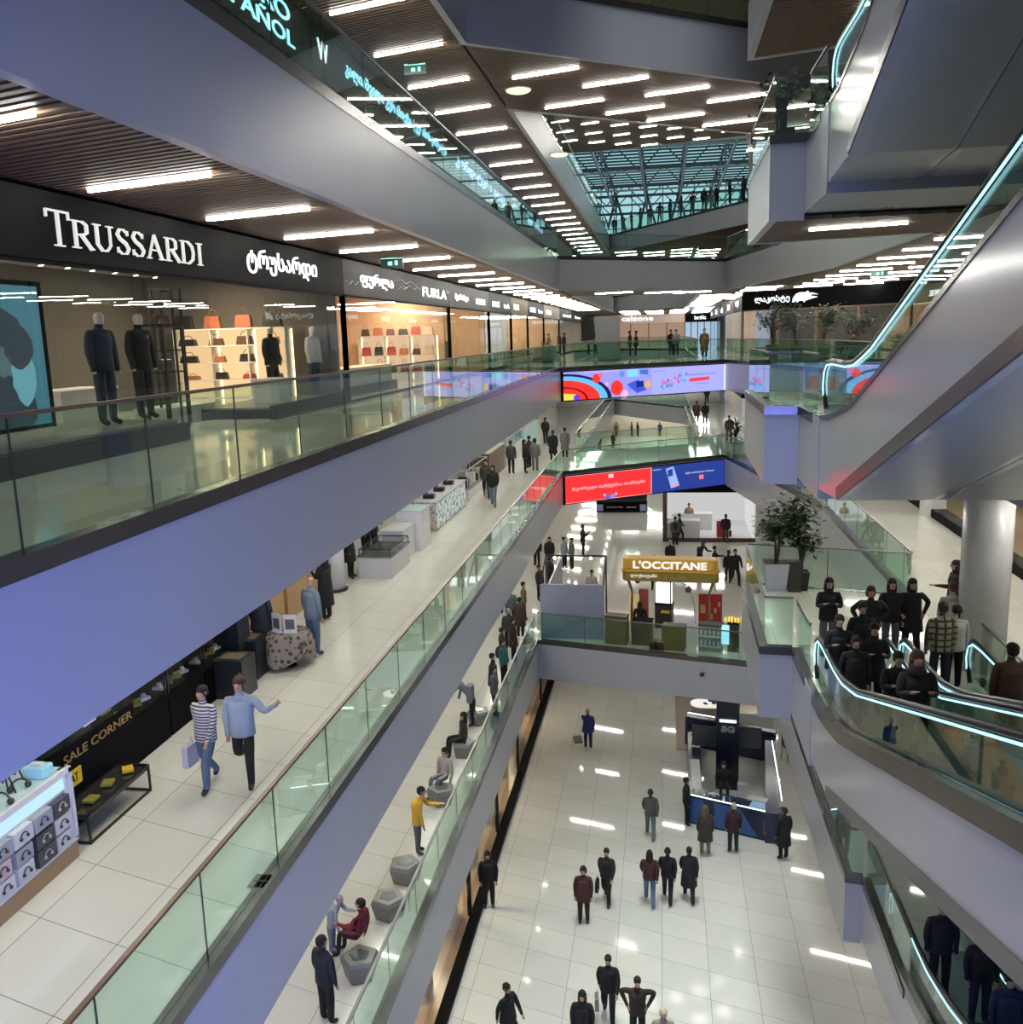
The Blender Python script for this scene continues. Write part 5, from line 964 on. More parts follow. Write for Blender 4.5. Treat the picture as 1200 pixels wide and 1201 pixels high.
t = thing('planter', 'dark woven planter box beside the white tree pot', 'planter', (3.42, 24.85, L1)); mb = MB(); mb.prism([(-.16, -.16), (.16, -.16), (.16, .16), (-.16, .16)], 0, .78); obj('body', mb, mat('woven_dark', (.035, .035, .02), .6, bump=.4, bscale=80), t); mb = MB(); mb.obox((0, 0, .78), (.36, .36, .03)); obj('rim', mb, dark, t)
plant(3.6, 25.0, L1, 1.7, .55, 250, 'smaller leafy plant behind the white tree pot', seed=5, pot=(.2, .16, .5), potm=dark)
plant(2.75, 24.6, L3, 2.3, .6, 260, 'upper bushy dark plant behind the glass of the uppermost prow', seed=8, pot=(.28, .22, .6), potm=dark)
plant(2.6, 22.4, L3, 1.7, .4, 170, 'dark plant in the middle of the glass of the uppermost prow', seed=9, pot=(.22, .2, .5), potm=dark)
plant(3.3, 20.9, L3, .9, .45, 160, 'low dark plant by the front glass of the uppermost prow', kind='ficus', seed=10, pot=(.22, .2, .4), potm=dark)
plant(3.9, 52.0, L1, 2.9, 1.1, 70, 'palm leaning beside the right corridor below the lavender screen', kind='palm', seed=12)
plant(5.2, 46.3, L3, 2.1, .8, 70, 'palm at the railing of the top gallery', kind='palm', seed=13); plant(5.5, 44.6, L3, 1.9, .5, 80, 'red-leaved plant at the railing of the top gallery', seed=14, red=True)
for i, (x, y, h, r) in enumerate(((6.6, 49.5, 3.0, 1.2), (7.7, 48.2, 2.6, 1.0), (8.9, 47.2, 2.2, 1.1), (5.6, 51, 2.8, .9))): plant(x, y, L2, h, r, 700, ['large', 'medium', 'broad', 'tall narrow'][i]+' green tree in front of the crocodile sign shop', seed=20+i, potm=dark)
plant(-6.3, 52.5, L2, 1.2, .5, 120, 'low green planter near the far left storefronts', seed=31, potm=dark)
for i in range(4):
    t = thing('cafe_table', 'small brown cafe table before the crocodile sign shop', 'table', (9.2+1.2*i, 45.2-1.0*i, L2), group='cafe tables at the crocodile sign shop'); mb = MB(); mb.lathe((0, 0, 0), [(.25, 0), (.03, .03), (.03, .7)], 10); obj('pedestal', mb, dark, t); mb = MB(); mb.lathe((0, 0, .7), [(.4, 0), (.4, .04)], 14); obj('top', mb, oak, t)
# ------------------------------------------------------------------ people
SK = [(.46, .25, .17), (.36, .20, .14), (.45, .28, .20)]
def cloth(c, pl=None):
    nm = 'cloth_%d_%d_%d' % tuple(int(v*200) for v in c)
    return mat(nm, c, .85, bump=.15, bscale=40)
def stripe_mat(name, c1, c2, sc, plaid=False):
    if name in MATS: return MATS[name]
    m = bpy.data.materials.new(name); m.use_nodes = True; nt = m.node_tree; b = nt.nodes['Principled BSDF']; tc = nt.nodes.new('ShaderNodeTexCoord'); sp = nt.nodes.new('ShaderNodeSeparateXYZ'); nt.links.new(tc.outputs['Object'], sp.inputs[0])
    f = math_n(nt, 'LESS_THAN', math_n(nt, 'FRACT', math_n(nt, 'MULTIPLY', sp.outputs[2], sc)), .45 if not plaid else .3)
    if plaid: f = math_n(nt, 'MAXIMUM', f, math_n(nt, 'LESS_THAN', math_n(nt, 'FRACT', math_n(nt, 'MULTIPLY', sp.outputs[0], sc*.8)), .3))
    mx = node(nt, 'ShaderNodeMix', data_type='RGBA'); mx.inputs[6].default_value = (*c1, 1); mx.inputs[7].default_value = (*c2, 1); nt.links.new(f, mx.inputs[0]); nt.links.new(mx.outputs[2], b.inputs['Base Color']); b.inputs['Roughness'].default_value = .85
    MATS[name] = m; return m
shoe = mat('shoe_dark', (.02, .018, .016), .5); jeans = (.10, .15, .24); K0 = (.008, .008, .009); NAV = (.015, .02, .05); DKB = (.05, .02, .018)
def skinmesh(verts, edges, name):
    me = bpy.data.meshes.new(name); me.from_pydata([v[0] for v in verts], edges, []); o = bpy.data.objects.new(name, me); TMP.collection.objects.link(o)
    sk = o.modifiers.new('skin', 'SKIN'); sk.use_smooth_shade = True; sk.branch_smoothing = .4
    for i, v in enumerate(verts): me.skin_vertices[0].data[i].radius = v[1] if isinstance(v[1], tuple) else (v[1], v[1]); me.skin_vertices[0].data[i].use_root = (i == 0)
    sb = o.modifiers.new('sub', 'SUBSURF'); sb.levels = 1; sb.render_levels = 1
    TMP.view_layers[0].update(); dg = TMP.view_layers[0].depsgraph; r = bpy.data.meshes.new_from_object(o.evaluated_get(dg)); bpy.data.objects.remove(o); bpy.data.meshes.remove(me); return r
POSES = {   # per side (L, R): elbow, wrist offsets from shoulder; knees / ankles
 'stand': dict(el=((-.05, .0, -.28), (.05, .0, -.28)), wr=((-.04, .06, -.54), (.04, .06, -.54)), kn=((0, .02), (0, .02)), an=((0, 0, .08), (0, 0, .08))),
 'walk': dict(el=((-.05, .10, -.26), (.05, -.10, -.26)), wr=((-.03, .24, -.46), (.03, -.14, -.50)), kn=((0, .20), (0, -.02)), an=((0, .22, .08), (0, -.34, .14))),
 'kick': dict(el=((-.18, .06, -.2), (.05, -.02, -.28)), wr=((-.36, .16, -.06), (.03, .02, -.53)), kn=((0, .10), (0, -.02)), an=((0, .12, .08), (0, -.46, .42))),
 'phone': dict(el=((-.04, .06, -.27), (.04, .06, -.27)), wr=((.06, .28, -.16), (-.06, .28, -.16)), kn=((0, .02), (0, .02)), an=((0, 0, .08), (0, 0, .08))),
 'arms': dict(el=((-.16, -.08, -.18), (.16, -.08, -.18)), wr=((-.04, .06, -.38), (.04, .06, -.38)), kn=((0, .05), (0, .02)), an=((-.05, .05, .08), (.05, 0, .08))),
 'hands': dict(el=((-.20, -.14, -.12), (.20, -.14, -.12)), wr=((-.05, .00, -.36), (.05, .00, -.36)), kn=((0, .02), (0, .02)), an=((0, 0, .08), (0, 0, .08))),
 'reach': dict(el=((-.02, .16, -.22), (.05, .0, -.28)), wr=((.02, .42, -.20), (.04, .06, -.54)), kn=((0, .02), (0, .02)), an=((0, 0, .08), (0, 0, .08))),
}
def person(p, face, label, top=K0, bot=K0, hair=(.015, .01, .008), hs='short', pose='stand', coat=None, h=1.7, hi=False, extra=None, lean=0, group=None, seat=None, topm=None, skin=0, name='person', mask=False, hat=None, nohair=False, feet=shoe):
    if p[2] < -15: h *= 1.06
    k = h/1.72; P = POSES.get(pose, POSES['stand']); sit = seat is not None
    V = []; E = []; S = []          # verts, edges, segment label
    def v(co, r): V.append((Vector(co), r)); return len(V)-1
    def e(a, b, s): E.append((a, b)); S.append(s)
    py = seat+.10 if sit else .94
    pel = v((0, 0, py), (.15, .115)); wst = v((0, lean*.35, py+.16), (.135, .10)); ch = v((0, lean*.75, py+.36), (.17, .12)); nb = v((0, lean*1.0, py+.475), (.085, .075))
    nk = v((0, lean*1.1+.005, py+.535), (.056, .056)); j = v((0, lean*1.2+.025, py+.60), (.070, .078)); hd = v((0, lean*1.25+.02, py+.672), (.080, .097)); tp = v((0, lean*1.25+.005, py+.738), (.057, .067))
    e(pel, wst, 'top'); e(wst, ch, 'top'); e(ch, nb, 'top'); e(nb, nk, 'skin'); e(nk, j, 'skin'); e(j, hd, 'skin'); e(hd, tp, 'skin')
    if hi: ns = v((0, lean*1.25+.127, py+.652), (.012, .012)); e(hd, ns, 'skin')
    for i, sd in enumerate((-1, 1)):
        sh = v((sd*.19, lean*.95, py+.445), (.072, .075)); e(ch, sh, 'top'); s0 = Vector(V[sh][0])
        eo = P['el'][i]; wo = P['wr'][i]; el = v(s0+Vector(eo), (.060, .062)); wr = v(s0+Vector(wo), (.042, .042)); e(sh, el, 'top'); e(el, wr, 'top')
        dv_ = (Vector(wo)-Vector(eo)).normalized(); hv = v(Vector(V[wr][0])+dv_*.075, (.036, .022)); e(wr, hv, 'skin')
        if hi:
            sdv = dv_.cross(Vector((0, 1, 0)) if abs(dv_.y) < .8 else Vector((0, 0, 1))).normalized()
            for q_ in range(4):
                f1 = v(Vector(V[hv][0])+dv_*.035+sdv*(.012*(q_-1.5)*1.5), (.010, .010)); f2 = v(Vector(V[f1][0])+(dv_+Vector((0, .45, 0))).normalized()*(.035+.006*(q_ in (1, 2))), (.008, .008)); e(hv, f1, 'skin'); e(f1, f2, 'skin')
            th = v(Vector(V[wr][0])+dv_*.045+sdv*.045, (.011, .011)); e(wr, th, 'skin')
        if sit:
            hp = v((sd*.09, .06, py-.01), (.10, .09)); kn = v((sd*.12, .45, py+.02), (.066, .066)); an = v((sd*.12, .50, .08), (.042, .042)); toe = v((sd*.13, .64, .035), (.04, .034))
        else:
            hp = v((sd*.095, 0, .86), (.108, .110)); ko = P['kn'][i]; ao = P['an'][i]
            kn = v((sd*.10+ko[0], ko[1], .50), (.078, .082)); an = v((sd*.105+ao[0], ao[1], ao[2]), (.056, .06)); fz = ao[2]-.045
            toe = v((sd*.12+ao[0], ao[1]+(.15 if ao[2] < .1 else .06), max(.035, fz) if ao[2] < .1 else ao[2]-.10), (.042, .034))
        e(pel, hp, 'bot'); e(hp, kn, 'bot'); e(kn, an, 'bot'); e(an, toe, 'shoe')
    me = skinmesh([(c*k, (r[0]*k, r[1]*k)) for c, r in V], E, 'person_body')
    mats = [topm or cloth(top), cloth(bot), MATS.get('skin%s' % skin) or mat('skin%s' % skin, SK[skin], .55), feet]; idx = {'top': 0, 'bot': 1, 'skin': 2, 'shoe': 3}
    me.materials.clear(); [me.materials.append(m) for m in mats]
    seg = [(V[a][0]*k, V[b][0]*k, (sum(V[a][1])+sum(V[b][1]))/4*k, idx[s]) for (a, b), s in zip(E, S)]
    for pl in me.polygons:
        c = pl.center; best = 9; bi = 0
        for a, b, r, s in seg:
            ab = b-a; t = max(0, min(1, (c-a).dot(ab)/max(ab.length_squared, 1e-9))); d = (c-a-ab*t).length-r
            if d < best: best = d; bi = s
        if bi == 1 and c.z > (py+.06)*k: bi = 0
        pl.material_index = bi; pl.use_smooth = True
    root = thing(name, label, 'person' if name == 'person' else name, p, math.radians(face)+PI, group)
    body = bpy.data.objects.new('body', me); C.objects.link(body); body.parent = root
    H = Vector((0, lean*1.25+.0, py+.688))*k; hm = cloth(hair)
    if not nohair:
        mb = MB(); r = .092*k
        if hs == 'bald': pass
        elif hs in ('short', 'beanie', 'cap'):
            mb.lathe((H.x, H.y-.014*k, H.z+.004), [(r*.98, -.01*k), (r*1.07, .015*k), (r*1.0, .05*k), (r*.65, .085*k), (r*.1, .10*k)], 14, 0, .88, 1.08)
            mb.ball((H.x, H.y-.03*k, H.z-.02*k), r*.95, 10, 6)
        else:
            L_ = {'bob': .13, 'long': .30, 'hijab': .26, 'bun': .05, 'pony': .05}[hs]*k
            mb.lathe((H.x, H.y-.018*k, H.z+.004), [(r*1.02, -.01*k), (r*1.10, .015*k), (r*1.02, .05*k), (r*.65, .09*k), (r*.1, .105*k)], 14, 0, .9, 1.1)
            mb.lathe((H.x, H.y-.045*k, H.z+.03*k), [(r*.9, -L_-.03*k), (r*1.15, -L_*.6), (r*1.08, -.02*k), (r*.7, .03*k)], 12, 0, 1.0, .8)
            if hs == 'hijab': mb.lathe((H.x, H.y+.0, H.z-.05*k), [(r*1.5, -.16*k), (r*1.05, -.08*k), (r*.9, -.045*k)], 12, 0, 1, 1)
            if hs in ('bun',): mb.ball((H.x, H.y-.09*k, H.z+.08*k), .04*k, 8, 6)
            if hs == 'pony': mb.tube([(H.x, H.y-.1*k, H.z+.04*k), (H.x, H.y-.16*k, H.z), (H.x, H.y-.14*k, H.z-.14*k)], [.03*k, .028*k, .01*k], 7)
        if mb.v: obj('headscarf' if hs == 'hijab' else ('cap' if hs in ('cap', 'beanie') else 'hair'), mb, cloth(hat) if hat else hm, root)
    if mask: mb = MB(); mb.ball((H.x, H.y+.075*k, H.z-.035*k), .045*k, 8, 6, 0, 1.1, .6, .8); obj('face_mask', mb, cloth((.03, .03, .035)), root)
    if hi and not nohair:
        for s in (-1, 1):
            mb = MB(); mb.ball((s*.030*k, H.y+.092*k, H.z+.005*k), .009*k, 6, 4); obj('eye', mb, blk, root)
            mb = MB(); mb.ball((s*.078*k, H.y+.005*k, H.z-.01*k), .022*k, 6, 5, 0, .4, .7, 1.2); obj('ear', mb, mats[2], root)
        mb = MB(); mb.ball((0, H.y+.098*k, H.z-.05*k), .016*k, 8, 4, 0, 1.3, .5, .4); obj('mouth', mb, mat('lip', (.3, .12, .10), .5), root)
    if coat and not sit:
        zt, zb, fl = .62*h, coat*h, .0; mb = MB(); mb.lathe((0, lean*.4, 0), [(.225*k, zb), (.24*k, zb+.02), (.22*k, (zb+zt)/2), (.19*k, zt), (.185*k, zt+.20*k), (.14*k, zt+.25*k)], 18, 0, 1.02, .76)
        obj('coat', mb, topm or cloth(top), root)
    elif not sit:
        mb = MB(); mb.lathe((0, lean*.15, 0), [(.165*k, .80*k), (.185*k, .82*k), (.18*k, .98*k), (.172*k, 1.12*k), (.19*k, 1.25*k), (.15*k, 1.37*k)], 16, 0, 1.08, .72); obj('jacket', mb, topm or cloth(top), root)
    if extra:
        for x in extra:
            if x == 'backpack': mb = MB(); mb.ball((0, -.2*k, 1.2*k), .17*k, 12, 8, 0, .9, .55, 1.3); obj('backpack', mb, cloth((.02, .02, .025)), root)
            if x == 'phone': mb = MB(); mb.obox((0, .36*k, (py+.30)*k), (.075, .012, .15), 0); obj('held_phone', mb, blk, root)
            if x in ('bag_white', 'bag_tan', 'bag_grey', 'bag_black'):
                cc = {'bag_white': (.55, .52, .6), 'bag_tan': (.32, .25, .17), 'bag_grey': (.2, .2, .2), 'bag_black': K0}[x]; mb = MB(); mb.obox((.27*k, .08, .38*k), (.10, .30, .34), .1); mb.tube([(.26*k, .0, .70*k), (.26*k, .05, .86*k), (.26*k, .14, .70*k)], .008, 5)
                b = obj('carrier_bag', mb, cloth(cc)); b.location = p; b.rotation_euler = root.rotation_euler; tag(b, 'bag carried by the '+label.split(' near ')[0].split(' by ')[0][:60], 'bag')
    return root
def W(px, py, z): q = at(px, py, z); return (q.x, q.y, z)
HD = 1.62
def byhead(px, py, z, dz=0):      # ground position of somebody whose head is seen at the pixel
    q = at(px, py, z+HD+dz); return (q.x, q.y, z+dz)
GR = (.22, .24, .26); BEI = (.42, .38, .33); RED = (.20, .02, .03); YEL = (.65, .38, .03)
# --- L1 walkway
person(W(247, 922, L1), -10, 'person with dark hair in a striped long-sleeved top and jeans', hair=(.02, .015, .01), topm=stripe_mat('striped_knit', (.55, .53, .5), (.04, .045, .08), 21), top=(.5, .5, .5), bot=jeans, pose='walk', h=1.66, hi=True, extra=['bag_white'], hs='short')
person(W(290, 920, L1), 10, 'person in a pale blue sweater and black trousers kicking one foot back', top=(.30, .36, .42), bot=K0, pose='kick', h=1.78, hi=True, hs='bun', hair=(.06, .03, .02))
person(W(369, 768, L1), 150, 'bald person in a grey-blue hooded jacket and jeans seen from behind', top=(.16, .21, .26), bot=(.07, .12, .20), hs='bald', h=1.82, hi=True)
person(W(384, 727, L1), -110, 'person in a long black coat looking down at a phone', coat=.22, hs='long', pose='phone', hi=True, extra=['phone'])
person(W(310, 778, L1), 170, 'person in a dark coat whose head is hidden by the white band', h=1.8, coat=.42, top=(.02, .022, .026))
person(W(579, 594, L1), 0, 'person in an open black jacket over white with jeans carrying a tan bag', top=K0, bot=(.14, .19, .26), pose='walk', hs='long', extra=['bag_tan'], hi=True)
person(W(571, 585, L1), 5, 'person in brown-green jacket walking just behind the one with the tan bag', top=(.05, .05, .03), bot=K0, pose='walk')
person(W(600, 556, L1), 170, 'person in a dark plaid shirt standing at the brown-fronted kiosk', topm=stripe_mat('dark_plaid', (.10, .08, .06), (.02, .02, .02), 12, True))
person(W(616, 555, L1), 100, 'person in black facing two others by the kiosks', hs='long'); person(W(621, 549, L1), -120, 'person in dark brown between the two by the kiosks', top=DKB)
person(W(628, 553, L1), 175, 'person in a grey sweater and wide jeans seen from behind', top=(.16, .15, .13), bot=(.10, .12, .15), hs='bob')
person(W(640, 521, L1), 180, 'person in dark clothes walking away past the kiosks', pose='walk'); person(W(649, 541, L1), 180, 'person in a long black coat walking away near the railing corner', coat=.25)
person(W(663, 537, L1), 175, 'person in a long grey coat near the railing corner', top=(.17, .16, .15), coat=.25)
person(W(430, 655, L1), 60, 'person in a brown fleece leaning over the low tiled kiosk', top=(.10, .06, .045), lean=.2, pose='reach'); person((-9.0, 25.6, L1), 90, 'person in black standing left of the low tiled kiosk', hs='long', coat=.3)
person((-9.1, 28.3, L1), 90, 'seller in navy behind the white counter', top=NAV)
# L1 back floor beyond bridge and right corridor
for i, (px, py, a, l, kw) in enumerate(((817, 497, 180, 'person in a red-brown coat walking away along the lower right corridor', dict(top=(.10, .03, .03), coat=.35)), (827, 498, 180, 'person in black beside the one in the red-brown coat', {}), (829, 474, 180, 'distant person in black in the lower right corridor', {}), (855, 520, 0, 'person partly behind the palm at the lower corridor', dict(top=(.12, .08, .07))))): person(W(px, py, L1), a, l, pose='walk', **kw)
# L0 seen through the second opening
for i, (px, py, l) in enumerate(((703, 528, 'dark coat person at the left'), (719, 526, 'shorter dark person'), (741, 512, 'person near the middle'), (748, 512, 'person turned right'), (774, 512, 'person in navy at the right'), (723, 512, 'olive-clad person'))): person(W(px, py, L0), 40*i, l+' on the lowest gallery behind the second opening', top=[K0, K0, DKB, K0, NAV, (.1, .09, .03)][i], coat=.4 if i == 0 else None)
# --- L2 far side
for i, (px, py, a, l, kw) in enumerate(((576, 416, 90, 'person in black by the clothes at the dark shop front', {}), (638, 402, 60, 'person in black beyond the gold-framed shop', {}), (648, 402, 100, 'person in dark red beyond the gold-framed shop', dict(top=DKB)), (657, 404, 90, 'person in black near the far railing corner', {}), (662, 403, 250, 'taller person in black near the far railing corner', {}),
     (739, 404, 90, 'person in black behind the balloon screen', {}), (746, 404, 270, 'person in a black coat behind the balloon screen, right one', dict(coat=.4)), (826, 410, 0, 'person in a long brown patterned coat by the right corridor', dict(top=(.10, .07, .03), coat=.25)), (787, 403, 30, 'small distant person in black at the glass', {}), (793, 403, 0, 'small distant person in grey at the glass', dict(top=GR)), (700, 402, 90, 'person in white and black at the far grey wall', dict(top=(.5, .5, .5))), (706, 402, 250, 'person with a white top by the far grey wall', dict(top=(.55, .55, .55))))):
    q = at(px, py+14 if py < 410 else py+10, L2); person((q.x, min(q.y, 75), L2) if q.y > 0 else (0, 60, L2), a, l, **kw)
# --- L0 people at the balustrade
def rail(y, f, label, **kw): person((kw.pop('x', -5.62), y, L0), f, label, **kw)
rail(14.2, 150, 'person in a black puffer jacket at the bottom edge near the stone seats', x=-5.95, top=(.015, .018, .03), hi=True, h=1.75)
rail(16.0, -100, 'person in a red jacket seated on a stone block, facing left', x=-5.85, top=RED, bot=K0, seat=.45, pose='reach', hi=True)
rail(16.15, 90, 'child in a pale grey hooded suit leaning on the red jacket person', x=-6.55, top=(.30, .32, .36), bot=(.15, .18, .22), h=1.25, pose='reach', lean=.25, hat=(.3, .3, .3), hs='beanie')
rail(19.9, 100, 'person in a bright yellow jacket leaning at the glass balustrade', top=YEL, bot=(.10, .10, .11), pose='reach', lean=.12, hi=True, x=-5.75)
rail(22.9, -30, 'person in a beige hooded sweater seated on a stone block', top=BEI, bot=(.12, .15, .2), seat=.45, hi=True, x=-5.75)
rail(25.3, -60, 'long-haired person in dark brown seated at the balustrade', top=(.035, .022, .018), seat=.45, hs='long', x=-5.75)
rail(27.4, -90, 'person in a grey jacket bending over beside the balustrade', top=(.16, .17, .19), lean=.45, pose='reach', x=-5.9)
rail(28.2, 90, 'person in dark grey standing close to the glass behind the beige wall reflection', top=(.08, .08, .09), x=-5.35)
for i, (y, x, l, kw) in enumerate(((29.4, -5.6, 'person in a black coat leaning on the glass, first of the dense row', dict(coat=.35)), (30.9, -5.5, 'person with a teal backpack in the dense row', dict(extra=['backpack'], top=(.03, .12, .13))), (32.2, -5.75, 'person in black with a brown bag in the dense row', dict(top=(.03, .025, .022))), (33.4, -5.55, 'person in a dark red coat in the dense row', dict(top=DKB, coat=.35)), (34.6, -5.9, 'grey-haired person in a green jacket in the dense row', dict(top=(.03, .045, .035), hair=(.3, .3, .3))), (36.2, -5.7, 'person in a brown coat beside the grey booth wall', dict(top=(.06, .03, .02), coat=.3)), (37.6, -6.3, 'person in a grey fleece with a pushchair beside the booth', dict(top=(.10, .13, .15))), (38.6, -5.9, 'person in an olive jacket beside the booth', dict(top=(.16, .16, .06))), (39.4, -6.9, 'person in a brown checked coat walking beside the booth', dict(top=(.14, .11, .09), coat=.35)), (41.6, -5.6, 'person in a dark maroon jacket behind the booth', dict(top=DKB)), (43.2, -5.3, 'person in black in line behind the booth', {}))):
    person((x, y, L0), [90, 70, 120, 80, 200, 160, 180, 100, 180, 60, 140][i], l, **kw)
# --- L0 floor
person(W(645, 667, L0), 0, 'long-haired person in black and grey trousers before the phone user', hs='long', bot=(.14, .13, .12)); person(W(630, 664, L0), 180, 'person in black half hidden by the white band', hs='long')
person(W(684, 653, L0), 90, 'thin person in black using a phone alone on the open floor', pose='phone', extra=['phone'], h=1.8); person(W(662, 667, L0), 60, 'person in a grey-blue shirt talking behind the booth', top=(.28, .33, .4)); person(W(671, 668, L0), -60, 'person in a grey jacket talking behind the booth', top=(.12, .11, .10))
for px, py, l, kw in ((694, 693, 'person in a white apron inside the booth', dict(top=(.4, .38, .38))), (680, 706, 'dark-haired person low inside the booth', dict(hs='long')), (690, 712, 'left dark head inside the booth', {}), (697, 712, 'right dark head inside the booth', {})):
    q = at(px, py-22 if py < 700 else py-12, L0+1.6); person((q.x, min(max(q.y, 36.6), 43), L0), 0, l, **kw)
person(W(768, 692, L0), 0, 'person in a dark red shawl standing behind the orange canopy', top=(.12, .02, .025), coat=.3); person(W(786, 672, L0), 20, 'grey-haired person in a black coat over white behind the orange canopy', hair=(.35, .33, .3), coat=.3)
person(W(820, 672, L0), 60, 'crouching long-haired person in black pulling a friend', hs='long', lean=.2, pose='reach'); person(W(838, 680, L0), 90, 'person in black reaching to the right behind the canopy', pose='reach'); person(W(854, 683, L0), 200, 'person in black being held by the arm', h=1.6); person(W(862, 687, L0), 20, 'person in black striding forward at the right of the canopy', pose='walk', h=1.8)
person(W(797, 636, L0), 90, 'person in black stepping along beneath the navy screen', pose='walk', top=(.02, .025, .04)); person(W(792, 640, L0), 180, 'person in an olive patterned jacket with a backpack', top=(.07, .08, .04), extra=['backpack']); person(W(808, 622, L0), 0, 'person in a tan jacket near the white phone shop', top=(.28, .18, .11)); person(W(800, 610, L0), 0, 'person in black farther along under the navy screen')
person(W(851, 637, L0), 180, 'person in black and brown trousers walking towards the white phone shop', bot=(.08, .03, .02), pose='walk', extra=['bag_black']); person(W(884, 610, L0), 0, 'person in black at the right edge of the white phone shop'); person(W(892, 612, L0), 170, 'person in a grey jacket at the right edge of the white phone shop', top=(.18, .18, .17))
person((-.9, 36.6, L0), 170, 'long-haired shop assistant in black seated at the perfume stand', hs='long', seat=.62)
# --- ground floor
person(W(690, 878, G), 175, 'cleaner in a blue uniform pushing a mop', top=(.02, .03, .14), bot=(.015, .02, .06), pose='reach', hair=(.35, .25, .15), coat=.42, hi=True)
q = W(678, 868, G); t = thing('mop', 'flat mop pushed by the cleaner in blue', 'mop', q); mb = MB(); mb.obox((0, 0, 0), (.36, .65, .06), .2); obj('mop_head', mb, greyw, t); h2 = Vector(W(690, 878, G))-Vector(q); mb = MB(); mb.tube([(0, 0, .04), (h2.x*.75, h2.y*.75+.2, 1.25)], .013, 6); obj('handle', mb, offwhite, t)
person(W(763, 982, G), 180, 'person in a grey jacket walking away on the open ground floor', top=(.09, .10, .09), bot=(.12, .15, .17), pose='walk', hs='pony')
person(W(685, 1081, G), 0, 'person in a dark maroon coat on the left of a walking pair', top=(.07, .025, .022), bot=(.04, .015, .015), hs='bob', coat=.4, hi=True); person(W(712, 1058, G), -10, 'person in black with a white bag across the chest, right of the maroon coat', top=(.02, .015, .018), pose='walk', hi=True, extra=['bag_black'])
person(W(762, 1060, G), 180, 'person in a dark red jacket and jeans seen from behind', top=(.06, .02, .02), bot=jeans, hs='long', pose='walk', hi=True); person(W(783, 1057, G), 175, 'person in black with a white collar beside the dark red jacket', hs='pony', pose='walk', hi=True)
person(W(808, 1056, G), 180, 'person in a knee-length black puffer coat', coat=.28, pose='walk', hi=True, top=(.014, .015, .022))
person(W(574, 1063, G), 10, 'person in black leaning against the ground floor shop window', hs='long', h=1.75, hi=True)
person(W(597, 1230, G), 60, 'person in black with a shoulder bag at the bottom edge of the ground floor', pose='walk', hi=True, coat=.45); person(W(684, 1240, G), 0, 'long-haired person in a long black coat, bottom row left', hs='long', coat=.25, hi=True)
person(W(714, 1197, G), 0, 'person in a black hooded jacket carrying a grey bag, bottom row middle', pose='walk', extra=['bag_grey'], hi=True, h=1.75); person(W(748, 1225, G), 0, 'person in black with both hands on the hips, bottom row right', pose='hands', hi=True, h=1.75, top=(.03, .02, .018))
person(W(778, 1262, G), 180, 'person in a beige hat at the bottom edge', hat=(.5, .42, .28), hs='beanie', top=(.3, .26, .18))
person(W(805, 967, G), 90, 'person in black at the left corner of the navy kiosk', hs='short'); person(W(827, 1003, G), 180, 'long-haired person in a grey-green coat at the navy kiosk front', top=(.045, .045, .035), hs='long', coat=.3, hair=(.12, .09, .05), bot=(.2, .18, .15)); person(W(860, 1000, G), 190, 'grey-haired person in a dark maroon jacket at the navy kiosk front', hair=(.45, .40, .3), top=(.04, .015, .02), bot=(.02, .025, .03), hi=True)
person(W(919, 1008, G), -150, 'person in a long black coat at the right corner of the navy kiosk', coat=.28, h=1.75, hi=True); person((2.25, 33.6, G), 0, 'seller in black sitting inside the navy kiosk', seat=.5)
# --- crowd on the landing and escalator (people rise towards the viewer)
def slope(y): return max(0, SL*(15.2-y))
def crowd(px, py, l, f=0, z=L1, **kw):
    dz = 0; hh = kw.get('h', 1.7)*.945
    for _ in range(4): q = at(px, py, z+hh+dz); dz = slope(q.y)
    person((q.x, q.y, z+dz), f, l, **kw)
crowd(973, 683, 'long-haired person in black and grey jeans looking at a phone, left of the crowd', hs='long', bot=(.12, .12, .16), pose='phone', extra=['phone'], hi=True)
crowd(1022, 693, 'person with dark red hair arriving at the escalator with arms wide', hs='bob', pose='arms', hair=(.04, .012, .01), hi=True)
crowd(1047, 684, 'person in an open black coat over white and jeans at the back of the crowd', bot=(.07, .09, .13), hs='long', hi=True); crowd(1071, 684, 'long-haired person in black with hand on hip at the back right of the crowd', hs='long', pose='arms', hi=True, coat=.35)
crowd(985, 727, 'person with a face mask holding a white cloth', pose='phone', mask=True, hi=True, coat=.4); crowd(1012, 712, 'person in black behind the masked person', hi=True, mask=True, coat=.4); crowd(1026, 737, 'person in a black hood clasping both hands on the escalator', pose='phone', hs='beanie', hat=K0, hi=True, coat=.4)
crowd(1004, 752, 'short person in black at the left handrail of the escalator', h=1.6, hi=True, coat=.4); crowd(1052, 768, 'person in a black cap looking down on the escalator', hs='cap', hat=K0, hi=True, pose='phone', lean=.1); crowd(1076, 786, 'person with a brown hood lowest on the crowded escalator', hair=(.06, .03, .02), hs='hijab', hi=True, pose='phone', top=(.015, .015, .015))
crowd(1106, 712, 'person in a cream and brown plaid shirt seen from behind', 185, topm=stripe_mat('cream_plaid', (.34, .29, .20), (.055, .035, .02), 8.5, True), bot=(.02, .025, .04), h=1.78, hi=True, hair=(.05, .03, .02))
crowd(1122, 715, 'person in a white top just right of the plaid shirt', 185, top=(.5, .48, .44), hs='pony', h=1.65, hi=True); crowd(1118, 688, 'person in a cream jacket seen from behind near the column', 185, top=(.45, .42, .36), bot=(.45, .42, .38), hair=(.12, .03, .01), hi=True, coat=.4); crowd(1121, 662, 'long-haired person in black pointing left near the column', -90, hs='long', pose='reach', hi=True)
